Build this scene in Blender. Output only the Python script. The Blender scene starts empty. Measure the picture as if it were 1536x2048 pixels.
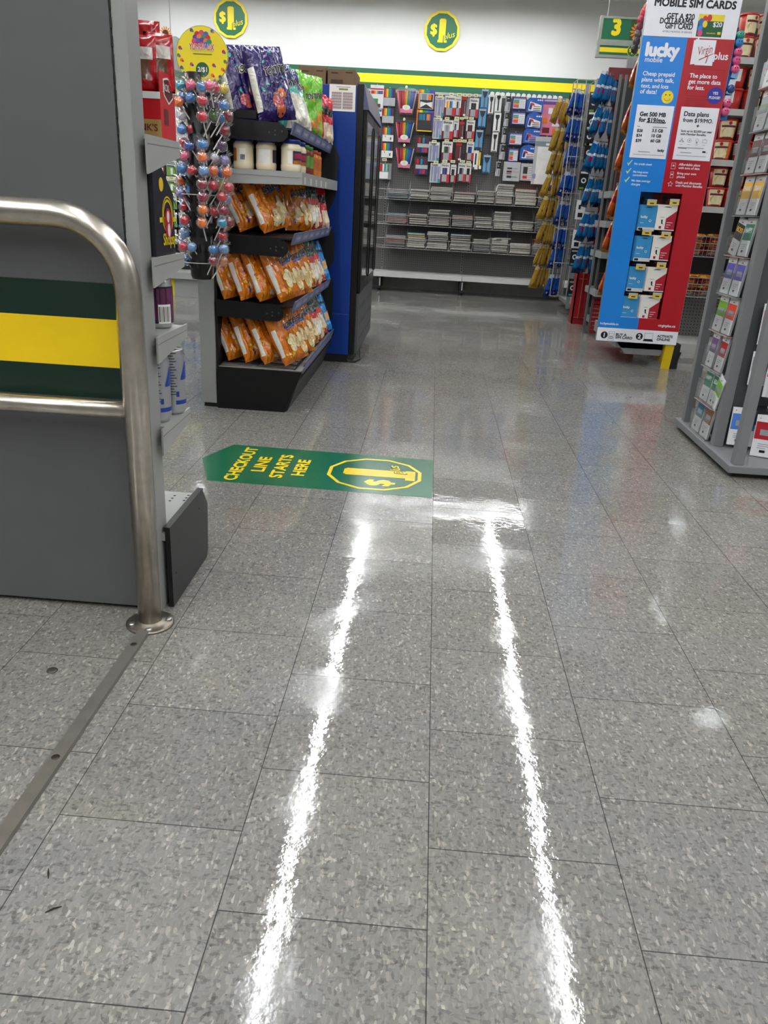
import bpy, bmesh, math, random
from mathutils import Vector, Matrix

random.seed(7)
scene = bpy.context.scene
C = scene.collection
PI = math.pi

# ------------------------------------------------------------------ camera
F_PX, PITCH, ROLL, YAW, CAM_H = 1538.75, 0.381157, -0.057863, -0.042697, 0.96396
_cp, _sp, _cy, _sy = math.cos(PITCH), math.sin(PITCH), math.cos(YAW), math.sin(YAW)
_f = Vector((_sy * _cp, _cy * _cp, -_sp))
_r = Vector((_cy, -_sy, 0))
_d = _f.cross(_r)
_cr, _sr = math.cos(ROLL), math.sin(ROLL)
AX_R = _cr * _r + _sr * _d
AX_D = -_sr * _r + _cr * _d
AX_F = _f
cam_data = bpy.data.cameras.new('camera')
cam_data.sensor_fit = 'VERTICAL'
cam_data.sensor_height = 36.0
cam_data.lens = F_PX / 2048 * 36.0
cam_data.clip_start = 0.02
cam = bpy.data.objects.new('camera', cam_data)
C.objects.link(cam)
rot = Matrix((AX_R, -AX_D, -AX_F)).transposed()
cam.matrix_world = Matrix.Translation((0, 0, CAM_H)) @ rot.to_4x4()
scene.camera = cam


def ray(u, v):
    return AX_F * F_PX + AX_R * (u - 768) + AX_D * (v - 1024)


def at_y(u, v, Y):
    d = ray(u, v)
    t = Y / d.y
    return Vector((d.x * t, Y, CAM_H + d.z * t))


def at_z(u, v, z=0.0):
    d = ray(u, v)
    t = (z - CAM_H) / d.z
    return Vector((d.x * t, d.y * t, z))


# ------------------------------------------------------------------ world, exposure
world = bpy.data.worlds.new('world')
scene.world = world
world.use_nodes = True
world.node_tree.nodes['Background'].inputs[0].default_value = (0.9, 0.95, 1, 1)
world.node_tree.nodes['Background'].inputs[1].default_value = 0.15
scene.view_settings.view_transform = 'Standard'
scene.view_settings.look = 'None'
scene.view_settings.gamma = 1.0
scene.view_settings.exposure = 0.4
scene.view_settings.use_curve_mapping = False
LAMP = 37.0            # emission of the ceiling strip lamps

# ------------------------------------------------------------------ materials
_mats = {}


def lin(h):
    h = h.lstrip('#')
    o = []
    for i in (0, 2, 4):
        c = int(h[i:i + 2], 16) / 255
        o.append(c / 12.92 if c <= .04045 else ((c + .055) / 1.055) ** 2.4)
    return o


def M(col, rough=.5, metal=0., var=.08, nscale=14., bump=0., coat=0., name=None, spec=.5):
    key = (col, rough, metal, var, nscale, bump, coat)
    if key in _mats:
        return _mats[key]
    m = bpy.data.materials.new(name or 'm_' + col.strip('#'))
    m.use_nodes = True
    nt = m.node_tree
    b = nt.nodes['Principled BSDF']
    tc = nt.nodes.new('ShaderNodeTexCoord')
    nz = nt.nodes.new('ShaderNodeTexNoise')
    nz.inputs['Scale'].default_value = nscale
    nz.inputs['Detail'].default_value = 3
    nt.links.new(tc.outputs['Object'], nz.inputs['Vector'])
    mr = nt.nodes.new('ShaderNodeMapRange')
    mr.inputs[1].default_value = .3
    mr.inputs[2].default_value = .7
    mr.inputs[3].default_value = 1 - var
    mr.inputs[4].default_value = 1 + var
    nt.links.new(nz.outputs['Fac'], mr.inputs[0])
    mx = nt.nodes.new('ShaderNodeMix')
    mx.data_type = 'RGBA'
    mx.blend_type = 'MULTIPLY'
    mx.inputs[0].default_value = 1
    r, g, bl = lin(col)
    mx.inputs[6].default_value = (r, g, bl, 1)
    nt.links.new(mr.outputs[0], mx.inputs[7])
    nt.links.new(mx.outputs[2], b.inputs['Base Color'])
    b.inputs['Roughness'].default_value = rough
    b.inputs['Metallic'].default_value = metal
    b.inputs['Specular IOR Level'].default_value = spec
    b.inputs['Coat Weight'].default_value = coat
    b.inputs['Coat Roughness'].default_value = .08
    if bump:
        n2 = nt.nodes.new('ShaderNodeTexNoise')
        n2.inputs['Scale'].default_value = nscale * 2
        n2.inputs['Distortion'].default_value = 1.0
        nt.links.new(tc.outputs['Object'], n2.inputs['Vector'])
        bp = nt.nodes.new('ShaderNodeBump')
        bp.inputs['Strength'].default_value = bump
        bp.inputs['Distance'].default_value = .02
        nt.links.new(n2.outputs['Fac'], bp.inputs['Height'])
        nt.links.new(bp.outputs[0], b.inputs['Normal'])
    _mats[key] = m
    return m


def foil(col, var=.12):
    return M(col, rough=.22, var=var, nscale=11, bump=.6, coat=.5)


def emit(col, strength):
    m = bpy.data.materials.new('lamp_glow')
    m.use_nodes = True
    nt = m.node_tree
    nt.nodes.clear()
    o = nt.nodes.new('ShaderNodeOutputMaterial')
    e = nt.nodes.new('ShaderNodeEmission')
    e.inputs[0].default_value = (*lin(col), 1)
    e.inputs[1].default_value = strength
    nt.links.new(e.outputs[0], o.inputs[0])
    return m


def clear_film(alpha=.05, rough=.1, tint='#ffffff', edge=.5):
    """thin clear plastic: glossy glints, see-through face on, milkier at glancing angles"""
    key = ('film', alpha, rough, tint, edge)
    if key in _mats:
        return _mats[key]
    m = bpy.data.materials.new('clear_film')
    m.use_nodes = True
    nt = m.node_tree
    nt.nodes.clear()
    o = nt.nodes.new('ShaderNodeOutputMaterial')
    mix = nt.nodes.new('ShaderNodeMixShader')
    tr = nt.nodes.new('ShaderNodeBsdfTransparent')
    gl = nt.nodes.new('ShaderNodeBsdfGlossy')
    gl.inputs['Color'].default_value = (*lin(tint), 1)
    gl.inputs['Roughness'].default_value = rough
    lw = nt.nodes.new('ShaderNodeLayerWeight')
    lw.inputs['Blend'].default_value = .25
    mr = nt.nodes.new('ShaderNodeMapRange')
    mr.inputs[3].default_value = alpha
    mr.inputs[4].default_value = edge
    nt.links.new(lw.outputs['Facing'], mr.inputs[0])
    nt.links.new(mr.outputs[0], mix.inputs[0])
    nt.links.new(tr.outputs[0], mix.inputs[1])
    nt.links.new(gl.outputs[0], mix.inputs[2])
    nt.links.new(mix.outputs[0], o.inputs[0])
    _mats[key] = m
    return m


def mth(nt, op, a, b=None, c=None):
    n = nt.nodes.new('ShaderNodeMath')
    n.operation = op
    for i, x in enumerate((a, b, c)):
        if x is None:
            continue
        if isinstance(x, (int, float)):
            n.inputs[i].default_value = x
        else:
            nt.links.new(x, n.inputs[i])
    return n.outputs[0]


def floor_material():
    m = bpy.data.materials.new('vinyl_tile')
    m.use_nodes = True
    nt = m.node_tree
    L = nt.links
    b = nt.nodes['Principled BSDF']
    tc = nt.nodes.new('ShaderNodeTexCoord')
    sep = nt.nodes.new('ShaderNodeSeparateXYZ')
    L.new(tc.outputs['Object'], sep.inputs[0])
    X, Y = sep.outputs[0], sep.outputs[1]
    cb = nt.nodes.new('ShaderNodeCombineXYZ')
    L.new(mth(nt, 'SUBTRACT', Y, .1975), cb.inputs[0])
    L.new(mth(nt, 'SUBTRACT', X, .0621), cb.inputs[1])
    br = nt.nodes.new('ShaderNodeTexBrick')
    br.offset = .5
    br.inputs['Scale'].default_value = 1
    br.inputs['Brick Width'].default_value = .3048
    br.inputs['Row Height'].default_value = .3048
    br.inputs['Mortar Size'].default_value = .0010
    br.inputs['Mortar Smooth'].default_value = .2
    br.inputs['Color1'].default_value = (0, 0, 0, 1)
    br.inputs['Color2'].default_value = (1, 1, 1, 1)
    br.inputs['Mortar'].default_value = (.5, .5, .5, 1)
    L.new(cb.outputs[0], br.inputs['Vector'])
    # chips of the vinyl composition
    nzw = nt.nodes.new('ShaderNodeTexNoise')
    nzw.inputs['Scale'].default_value = 22
    nzw.inputs['Detail'].default_value = 2
    L.new(tc.outputs['Object'], nzw.inputs['Vector'])
    warp = nt.nodes.new('ShaderNodeMix')
    warp.data_type = 'RGBA'
    warp.blend_type = 'LINEAR_LIGHT'
    warp.inputs[0].default_value = .007
    L.new(tc.outputs['Object'], warp.inputs[6])
    L.new(nzw.outputs['Color'], warp.inputs[7])

    def chips(sx, sy, ang):
        mp = nt.nodes.new('ShaderNodeMapping')
        mp.inputs['Scale'].default_value = (sx, sy, 1)
        mp.inputs['Rotation'].default_value = (0, 0, ang)
        L.new(warp.outputs[2], mp.inputs[0])
        v = nt.nodes.new('ShaderNodeTexVoronoi')
        v.inputs['Scale'].default_value = 1
        L.new(mp.outputs[0], v.inputs['Vector'])
        return v
    v1 = chips(260, 120, .35)
    v2 = chips(130, 260, -.3)
    s1 = nt.nodes.new('ShaderNodeSeparateColor')
    L.new(v1.outputs['Color'], s1.inputs[0])
    s2 = nt.nodes.new('ShaderNodeSeparateColor')
    L.new(v2.outputs['Color'], s2.inputs[0])
    cr = nt.nodes.new('ShaderNodeValToRGB')
    e = cr.color_ramp.elements
    e[0].position = 0
    e[0].color = (*[c * FLOOR_K for c in lin('#74736f')], 1)
    e[1].position = 1
    e[1].color = (*[c * FLOOR_K for c in lin('#b5b2aa')], 1)
    for p, c in ((.12, '#858480'), (.55, '#8b8a87'), (.84, '#93918d'), (.93, '#9d9a93'), (.97, '#a9a59c')):
        q = e.new(p)
        q.color = (*[k * FLOOR_K for k in lin(c)], 1)
    cr.color_ramp.interpolation = 'LINEAR'
    L.new(s1.outputs[0], cr.inputs[0])
    cr2 = nt.nodes.new('ShaderNodeValToRGB')
    e = cr2.color_ramp.elements
    e[0].position = 0
    e[0].color = (.66, .66, .67, 1)
    e[1].position = 1
    e[1].color = (1.14, 1.12, 1.05, 1)
    for p, c in ((.12, (.8, .8, .81, 1)), (.22, (1, 1, 1, 1)), (.9, (1, 1, 1, 1))):
        q = e.new(p)
        q.color = c
    L.new(s2.outputs[1], cr2.inputs[0])
    mul = nt.nodes.new('ShaderNodeMix')
    mul.data_type = 'RGBA'
    mul.blend_type = 'MULTIPLY'
    mul.inputs[0].default_value = 1
    L.new(cr.outputs[0], mul.inputs[6])
    L.new(cr2.outputs[0], mul.inputs[7])
    # tile to tile tone and scuffed, yellowed traffic patches
    nz = nt.nodes.new('ShaderNodeTexNoise')
    nz.inputs['Scale'].default_value = 1.7
    nz.inputs['Detail'].default_value = 4
    L.new(tc.outputs['Object'], nz.inputs['Vector'])
    tone = nt.nodes.new('ShaderNodeValToRGB')
    e = tone.color_ramp.elements
    e[0].position = .38
    e[0].color = (.98, .98, .99, 1)
    e[1].position = .64
    e[1].color = (1.02, 1.0, .93, 1)
    L.new(nz.outputs['Fac'], tone.inputs[0])
    m2 = nt.nodes.new('ShaderNodeMix')
    m2.data_type = 'RGBA'
    m2.blend_type = 'MULTIPLY'
    m2.inputs[0].default_value = 1
    L.new(mul.outputs[2], m2.inputs[6])
    L.new(tone.outputs[0], m2.inputs[7])
    m3 = nt.nodes.new('ShaderNodeMix')
    m3.data_type = 'RGBA'
    m3.blend_type = 'MULTIPLY'
    m3.inputs[0].default_value = 1
    bt = nt.nodes.new('ShaderNodeMapRange')
    bt.inputs[3].default_value = .95
    bt.inputs[4].default_value = 1.05
    L.new(br.outputs['Color'], bt.inputs[0])
    L.new(m2.outputs[2], m3.inputs[6])
    L.new(bt.outputs[0], m3.inputs[7])
    gr = nt.nodes.new('ShaderNodeMix')
    gr.data_type = 'RGBA'
    L.new(mth(nt, 'MULTIPLY', br.outputs['Fac'], .85), gr.inputs[0])
    L.new(m3.outputs[2], gr.inputs[6])
    gr.inputs[7].default_value = (.03, .03, .032, 1)
    L.new(gr.outputs[2], b.inputs['Base Color'])
    # wax: worn patches are less glossy
    nr = nt.nodes.new('ShaderNodeTexNoise')
    nr.inputs['Scale'].default_value = 3.1
    nr.inputs['Detail'].default_value = 3
    mpn = nt.nodes.new('ShaderNodeMapping')
    mpn.inputs['Location'].default_value = (3.7, 1.3, 0)
    L.new(tc.outputs['Object'], mpn.inputs[0])
    L.new(mpn.outputs[0], nr.inputs['Vector'])
    rr = nt.nodes.new('ShaderNodeMapRange')
    rr.inputs[1].default_value = .47
    rr.inputs[2].default_value = .66
    rr.inputs[3].default_value = .02
    rr.inputs[4].default_value = .19
    L.new(nr.outputs['Fac'], rr.inputs[0])
    worn = mth(nt, 'MULTIPLY', mth(nt, 'GREATER_THAN', br.outputs['Color'], .82), .07)
    L.new(mth(nt, 'ADD', worn, mth(nt, 'ADD', rr.outputs[0], mth(nt, 'MULTIPLY', s2.outputs[0], .02))), b.inputs['Roughness'])
    b.inputs['IOR'].default_value = 1.5
    # uneven wax film + chip relief + joints
    na = nt.nodes.new('ShaderNodeTexNoise')
    na.inputs['Scale'].default_value = 9
    na.inputs['Detail'].default_value = 2
    L.new(tc.outputs['Object'], na.inputs['Vector'])
    nb = nt.nodes.new('ShaderNodeTexNoise')
    nb.inputs['Scale'].default_value = 60
    nb.inputs['Detail'].default_value = 3
    L.new(tc.outputs['Object'], nb.inputs['Vector'])
    hgt = mth(nt, 'ADD', mth(nt, 'MULTIPLY', na.outputs['Fac'], .0005), mth(nt, 'MULTIPLY', nb.outputs['Fac'], .00018))
    hgt = mth(nt, 'ADD', hgt, mth(nt, 'MULTIPLY', s1.outputs[2], .000035))
    hgt = mth(nt, 'SUBTRACT', hgt, mth(nt, 'MULTIPLY', br.outputs['Fac'], .0006))
    bp = nt.nodes.new('ShaderNodeBump')
    bp.inputs['Strength'].default_value = 1
    bp.inputs['Distance'].default_value = 1
    L.new(hgt, bp.inputs['Height'])
    L.new(bp.outputs[0], b.inputs['Normal'])
    return m


FLOOR_K = .80


def perforated(col, pitch, hole, axis=0, rough=.5):
    """painted steel pegboard: dark holes on a square pitch"""
    m = bpy.data.materials.new('pegboard')
    m.use_nodes = True
    nt = m.node_tree
    b = nt.nodes['Principled BSDF']
    tc = nt.nodes.new('ShaderNodeTexCoord')
    sep = nt.nodes.new('ShaderNodeSeparateXYZ')
    nt.links.new(tc.outputs['Object'], sep.inputs[0])

    def cell(o):
        q = mth(nt, 'FRACT', mth(nt, 'DIVIDE', o, pitch))
        return mth(nt, 'MULTIPLY', mth(nt, 'SUBTRACT', q, .5), pitch)
    a, c = cell(sep.outputs[axis]), cell(sep.outputs[2])
    d = mth(nt, 'SQRT', mth(nt, 'ADD', mth(nt, 'MULTIPLY', a, a), mth(nt, 'MULTIPLY', c, c)))
    h = mth(nt, 'LESS_THAN', d, hole)
    mx = nt.nodes.new('ShaderNodeMix')
    mx.data_type = 'RGBA'
    nt.links.new(h, mx.inputs[0])
    mx.inputs[6].default_value = (*lin(col), 1)
    mx.inputs[7].default_value = (.012, .012, .012, 1)
    nt.links.new(mx.outputs[2], b.inputs['Base Color'])
    b.inputs['Roughness'].default_value = rough
    return m


# ------------------------------------------------------------------ mesh builder
_text = {}


def text_geo(s, offset=0., shear=0.):
    k = (s, offset, shear)
    if k not in _text:
        cu = bpy.data.curves.new('t', 'FONT')
        cu.body = s
        cu.size = 1
        cu.offset = offset
        cu.shear = shear
        cu.resolution_u = 3
        ob = bpy.data.objects.new('t', cu)
        me = ob.to_mesh()
        vs = [(v.co.x, v.co.y) for v in me.vertices]
        fs = [tuple(p.vertices) for p in me.polygons]
        ob.to_mesh_clear()
        bpy.data.objects.remove(ob)
        bpy.data.curves.remove(cu)
        x0 = min(v[0] for v in vs)
        x1 = max(v[0] for v in vs)
        y1 = max(v[1] for v in vs)
        y0 = min(v[1] for v in vs)
        _text[k] = ([(x - x0, y) for x, y in vs], fs, x1 - x0, y0, y1)
    return _text[k]


def base_of(p):
    o = Vector((0, 0, 0))
    while p:
        o += p.location
        p = p.parent
    return o


class MB:
    def __init__(self):
        self.v, self.f, self.m, self.s = [], [], [], []

    def add(self, vs, fs, m=0, smooth=False, T=None):
        o = len(self.v)
        for p in vs:
            p = Vector(p)
            self.v.append(T @ p if T else p)
        for i, q in enumerate(fs):
            self.f.append([o + j for j in q])
            self.m.append(m[i] if isinstance(m, list) else m)
            self.s.append(smooth)
        return self

    def box(self, x0, x1, y0, y1, z0, z1, m=0, T=None, bev=0):
        x0, x1 = min(x0, x1), max(x0, x1)
        y0, y1 = min(y0, y1), max(y0, y1)
        z0, z1 = min(z0, z1), max(z0, z1)
        if bev:
            b = min(bev, (x1 - x0) * .45, (y1 - y0) * .45, (z1 - z0) * .45)
            bm = bmesh.new()
            bmesh.ops.create_cube(bm, size=1)
            for w in bm.verts:
                w.co = Vector(((x0 + x1) / 2 + w.co.x * (x1 - x0), (y0 + y1) / 2 + w.co.y * (y1 - y0), (z0 + z1) / 2 + w.co.z * (z1 - z0)))
            bmesh.ops.bevel(bm, geom=list(bm.edges), offset=b, segments=2, affect='EDGES', profile=.7)
            bm.verts.index_update()
            self.add([w.co.copy() for w in bm.verts], [[w.index for w in f.verts] for f in bm.faces], m, False, T)
            bm.free()
            return self
        vs = [(x, y, z) for z in (z0, z1) for y in (y0, y1) for x in (x0, x1)]
        fs = [(0, 2, 3, 1), (4, 5, 7, 6), (0, 1, 5, 4), (2, 6, 7, 3), (0, 4, 6, 2), (1, 3, 7, 5)]
        return self.add(vs, fs, m, False, T)

    def prism(self, pts, axis, a0, a1, m=0, T=None):
        """pts: 2-D outline; axis: 'x' (pts = y,z), 'y' (pts = x,z), 'z' (pts = x,y)"""
        def mk(p, a):
            return {'x': (a, p[0], p[1]), 'y': (p[0], a, p[1]), 'z': (p[0], p[1], a)}[axis]
        n = len(pts)
        vs = [mk(p, a0) for p in pts] + [mk(p, a1) for p in pts]
        fs = [list(range(n)), list(range(2 * n - 1, n - 1, -1))]
        fs += [(i, (i + 1) % n, n + (i + 1) % n, n + i) for i in range(n)]
        return self.add(vs, fs, m, False, T)

    def tube(self, path, r, n=10, m=0, T=None, cap=True):
        path = [Vector(p) for p in path]
        vs, fs = [], []
        up = None
        for i, p in enumerate(path):
            a = path[max(i - 1, 0)]
            c = path[min(i + 1, len(path) - 1)]
            t = (c - a).normalized()
            if up is None:
                up = t.orthogonal().normalized()
            up = (up - t * up.dot(t)).normalized()
            s = t.cross(up)
            rr = r[i] if isinstance(r, (list, tuple)) else r
            for k in range(n):
                w = 2 * PI * k / n
                vs.append(p + (up * math.cos(w) + s * math.sin(w)) * rr)
        for i in range(len(path) - 1):
            for k in range(n):
                fs.append((i * n + k, i * n + (k + 1) % n, (i + 1) * n + (k + 1) % n, (i + 1) * n + k))
        self.add(vs, fs, m, n > 6, T)
        if cap:
            o = (len(path) - 1) * n
            self.add(vs[:n], [list(range(n - 1, -1, -1))], m, False, T)
            self.add(vs[o:], [list(range(n))], m, False, T)
        return self

    def lathe(self, prof, n=24, c=(0, 0, 0), m=0, T=None):
        """prof: (radius, z[, material]) from the bottom up"""
        vs, fs, ms = [], [], []
        for p in prof:
            for k in range(n):
                w = 2 * PI * k / n
                vs.append((c[0] + p[0] * math.cos(w), c[1] + p[0] * math.sin(w), c[2] + p[1]))
        for i in range(len(prof) - 1):
            mi = prof[i + 1][2] if len(prof[i + 1]) > 2 else m
            for k in range(n):
                fs.append((i * n + k, i * n + (k + 1) % n, (i + 1) * n + (k + 1) % n, (i + 1) * n + k))
                ms.append(mi)
        self.add(vs, fs, ms, True, T)
        l = (len(prof) - 1) * n
        self.add(vs[:n], [list(range(n - 1, -1, -1))], prof[0][2] if len(prof[0]) > 2 else m, False, T)
        self.add(vs[l:], [list(range(n))], prof[-1][2] if len(prof[-1]) > 2 else m, False, T)
        return self

    def ball(self, c, r, n=14, k=9, m=0, T=None, sq=(1, 1, 1)):
        vs, fs = [], []
        for i in range(1, k):
            a = PI * i / k
            for j in range(n):
                w = 2 * PI * j / n
                vs.append((c[0] + r * sq[0] * math.sin(a) * math.cos(w), c[1] + r * sq[1] * math.sin(a) * math.sin(w), c[2] + r * sq[2] * math.cos(a)))
        for i in range(k - 2):
            for j in range(n):
                fs.append((i * n + j, (i + 1) * n + j, (i + 1) * n + (j + 1) % n, i * n + (j + 1) % n))
        t, b = len(vs), len(vs) + 1
        vs += [(c[0], c[1], c[2] + r * sq[2]), (c[0], c[1], c[2] - r * sq[2])]
        for j in range(n):
            fs.append((t, j, (j + 1) % n))
            fs.append((b, (k - 2) * n + (j + 1) % n, (k - 2) * n + j))
        return self.add(vs, fs, m, True, T)

    def flat(self, P, pts, layer=1, m=0):
        vs = [P.at(x, y, layer) for x, y in pts]
        return self.add(vs, [list(range(len(pts)))], m)

    def rect(self, P, x0, x1, y0, y1, layer=1, m=0):
        return self.flat(P, [(x0, y0), (x1, y0), (x1, y1), (x0, y1)], layer, m)

    def disc(self, P, x, y, r, layer=1, m=0, n=28, ry=None, a0=0):
        ry = ry or r
        return self.flat(P, [(x + r * math.cos(a0 + 2 * PI * k / n), y + ry * math.sin(a0 + 2 * PI * k / n)) for k in range(n)], layer, m)

    def ring(self, P, x, y, r0, r1, layer=1, m=0, n=28, a0=0, ry=1.):
        vs = []
        for k in range(n):
            w = a0 + 2 * PI * k / n
            vs += [P.at(x + r0 * math.cos(w), y + ry * r0 * math.sin(w), layer), P.at(x + r1 * math.cos(w), y + ry * r1 * math.sin(w), layer)]
        fs = [(2 * k, 2 * k + 1, (2 * k + 3) % (2 * n), (2 * k + 2) % (2 * n)) for k in range(n)]
        return self.add(vs, fs, m)

    def text(self, P, s, x, y, w=None, h=None, layer=1, m=0, bold=.02, shear=0., align='l', ang=0.):
        """baseline-left (or centre/right) at x, y on panel P; w fits the width, h the cap height"""
        g, fs, gw, gy0, gy1 = text_geo(s, 0., shear)
        cap = .70
        if w and h:
            sx, sy = w / gw, h / cap
        elif w:
            sx = sy = w / gw
        else:
            sx = sy = h / cap
        off = {'l': 0, 'c': -gw * sx / 2, 'r': -gw * sx}[align]
        ca, sa = math.cos(ang), math.sin(ang)
        for i, (bx, by) in enumerate(STROKE8 if bold > .042 else STROKE if bold > .012 else STROKE[:1]):
            vs = []
            for gx, gy in g:
                px, py = gx * sx + off + bx * bold * min(sx, sy), gy * sy + by * bold * min(sx, sy)
                vs.append(P.at(x + px * ca - py * sa, y + px * sa + py * ca, layer + .05 * i))
            self.add(vs, fs, m)
        return self

    def build(self, name, mats, parent=None, loc=None, link=True):
        me = bpy.data.meshes.new(name)
        o = Vector(loc) if loc is not None else base_of(parent)
        me.from_pydata([tuple(p - o) for p in self.v], [], self.f)
        for mt in (mats if isinstance(mats, (list, tuple)) else [mats]):
            me.materials.append(mt)
        me.polygons.foreach_set('material_index', self.m)
        me.polygons.foreach_set('use_smooth', self.s)
        bm = bmesh.new()
        bm.from_mesh(me)
        bmesh.ops.remove_doubles(bm, verts=bm.verts, dist=1e-6)
        bm.to_mesh(me)
        bm.free()
        me.update()
        ob = bpy.data.objects.new(name, me)
        C.objects.link(ob)
        if parent:
            ob.parent = parent
        else:
            ob.location = o
        return ob


STROKE = ((0, 0), (-.8, 0), (.8, 0), (0, .7), (0, -.7))   # a heavier pen: the letter drawn again slightly aside


STROKE8 = ((0, 0),) + tuple((.85 * math.cos(k * PI / 4), .85 * math.sin(k * PI / 4)) for k in range(8))


class Panel:
    """a flat face in the scene: origin, right, up, outward normal"""

    def __init__(self, o, ux=(1, 0, 0), uy=(0, 0, 1), step=.0006):
        self.o, self.ux, self.uy = Vector(o), Vector(ux).normalized(), Vector(uy).normalized()
        self.n = self.ux.cross(self.uy)
        self.step = step

    def at(self, x, y, layer=0):
        return self.o + self.ux * x + self.uy * y + self.n * (layer * self.step)


def tag(o, label, cat, group=None):
    o['label'] = label
    o['category'] = cat
    if group:
        o['group'] = group
    return o


def thing(name, label, cat, loc=(0, 0, 0), group=None):
    o = bpy.data.objects.new(name, None)
    o.empty_display_size = .05
    C.objects.link(o)
    o.location = loc
    return tag(o, label, cat, group)


def struct(name, mb, mats):
    o = mb.build(name, mats)
    o['kind'] = 'structure'
    return o


def copy_tree(o, parent=None):
    c = o.copy()
    C.objects.link(c)
    c.parent = parent
    for ch in list(o.children):
        copy_tree(ch, c)
    return c


ORD = ['first', 'second', 'third', 'fourth', 'fifth', 'sixth', 'seventh', 'eighth', 'ninth', 'tenth', 'eleventh', 'twelfth', 'thirteenth', 'fourteenth', 'fifteenth']
NUM = ['one', 'two', 'three', 'four', 'five', 'six', 'seven', 'eight']
GREEN, YELLOW = '#0f5a35', '#ffd900'

# ================================================================== THE ROOM
WALL_Y, CEIL = 12.8, 3.75
far_wall = M('#8b8b88', .6, var=.02, nscale=2)
white_paint = M('#dededc', .55, var=.02, nscale=2)
WM = MB().box(-4.8, 6.5, -5.0, WALL_Y + .1, -.06, 0)
struct('floor', WM, floor_material())
struct('wall_back', MB().box(-4.8, 6.5, WALL_Y, WALL_Y + .12, 0, CEIL).box(-2.212, -2.204, WALL_Y - .006, WALL_Y, 2.66, CEIL), white_paint)
struct('wall_left', MB().box(-4.92, -4.8, -5, WALL_Y, 0, CEIL), far_wall)
struct('wall_right', MB().box(6.5, 6.62, -5, WALL_Y, 0, CEIL), far_wall)
struct('wall_front', MB().box(-4.8, 6.5, -5.12, -5, 0, CEIL), far_wall)
struct('ceiling', MB().box(-4.8, 6.5, -5, WALL_Y, CEIL, CEIL + .1), M('#e6e6e2', .8, var=.03))
bz = [CAM_H + (z - CAM_H) * WALL_Y / 9.8 for z in (2.353, 2.304, 2.216, 2.12)]
gband, yband = M('#1d5a41', .45, var=.04), M('#ffe000', .45, var=.03)
struct('trim_1', MB().box(-4.8, 6.5, WALL_Y - .012, WALL_Y, bz[1], bz[0]), gband)
struct('trim_2', MB().box(-4.8, 6.5, WALL_Y - .014, WALL_Y, bz[2], bz[1]), yband)
struct('trim_3', MB().box(-4.8, 6.5, WALL_Y - .012, WALL_Y, bz[3], bz[2]), gband)
# low white partition with the same bands, far left
struct('wall_partition', MB().box(-3.16, -3.08, 8.9, 11.9, 0, 2.02), white_paint)
struct('trim_4', MB().box(-3.17, -3.066, 8.89, 11.9, 2.02, 2.25).box(-3.172, -3.064, 8.888, 11.9, 1.975, 1.985), gband)
struct('trim_5', MB().box(-3.172, -3.064, 8.888, 11.9, 1.985, 2.06), yband)

# ------------------------------------------------------------------ strip lamps
glow = emit('#fbfdff', LAMP)
housing = M('#dededb', .5)


def strip_lamp(x0, x1, y0, y1, label, z=3.66, w=.075):
    t = thing('ceiling_lamp', label, 'lamp', ((x0 + x1) / 2, (y0 + y1) / 2, z), 'fluorescent strip lamps')
    a = MB()
    d = MB()
    if y1 - y0 > x1 - x0:
        a.box(x0 - w, x0 + w, y0, y1, z + .02, CEIL).box(x0 - w, x0 - w * .82, y0, y1, z - .012, z + .02).box(x0 + w * .82, x0 + w, y0, y1, z - .012, z + .02)
        d.box(x0 - w * .8, x0 + w * .8, y0 + .02, y1 - .02, z, z + .02)
    else:
        a.box(x0, x1, y0 - w, y0 + w, z + .02, CEIL).box(x0, x1, y0 - w, y0 - w * .82, z - .012, z + .02).box(x0, x1, y0 + w * .82, y0 + w, z - .012, z + .02)
        d.box(x0 + .02, x1 - .02, y0 - w * .8, y0 + w * .8, z, z + .02)
    a.build('housing', housing, t)
    d.build('diffuser', glow, t)


for nm, x, ys in (('left', -.735, (-3.8, -1.35, 1.1, 3.1, 5.4, 7.85, 9.6)), ('right', 1.18, (-3.8, -1.35, 1.6, 4.1, 6.55, 9.0))):
    for i, y in enumerate(ys):
        y1 = (ys[i + 1] if i + 1 < len(ys) else 11.35) - .05
        strip_lamp(x, x, y, y1, '%s strip lamp in the %s ceiling row over the aisle' % (ORD[i], nm), w=.046)
strip_lamp(-2.5, -2.5, 7.0, 8.4, 'short strip lamp over the left shelves')
for i, x in enumerate((-4.6, -2.4, -.25)):
    strip_lamp(x, x + 2.1, 11.75, 11.75, '%s cross lamp along the back wall' % ORD[i], w=.09)
for i, (x, y) in enumerate(((-2.7, -4), (-2.7, -1.4), (-4.0, 2.0), (-4.0, 5.0), (3.1, -4), (3.1, -1.4), (5.4, 2), (5.4, 5), (5.4, 8))):
    strip_lamp(x, x, y, y + 2.4, '%s added unseen strip lamp brightening the store away from the main aisle' % ORD[i], w=.11)  # added lamps out of view, they lift the overall light

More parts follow.
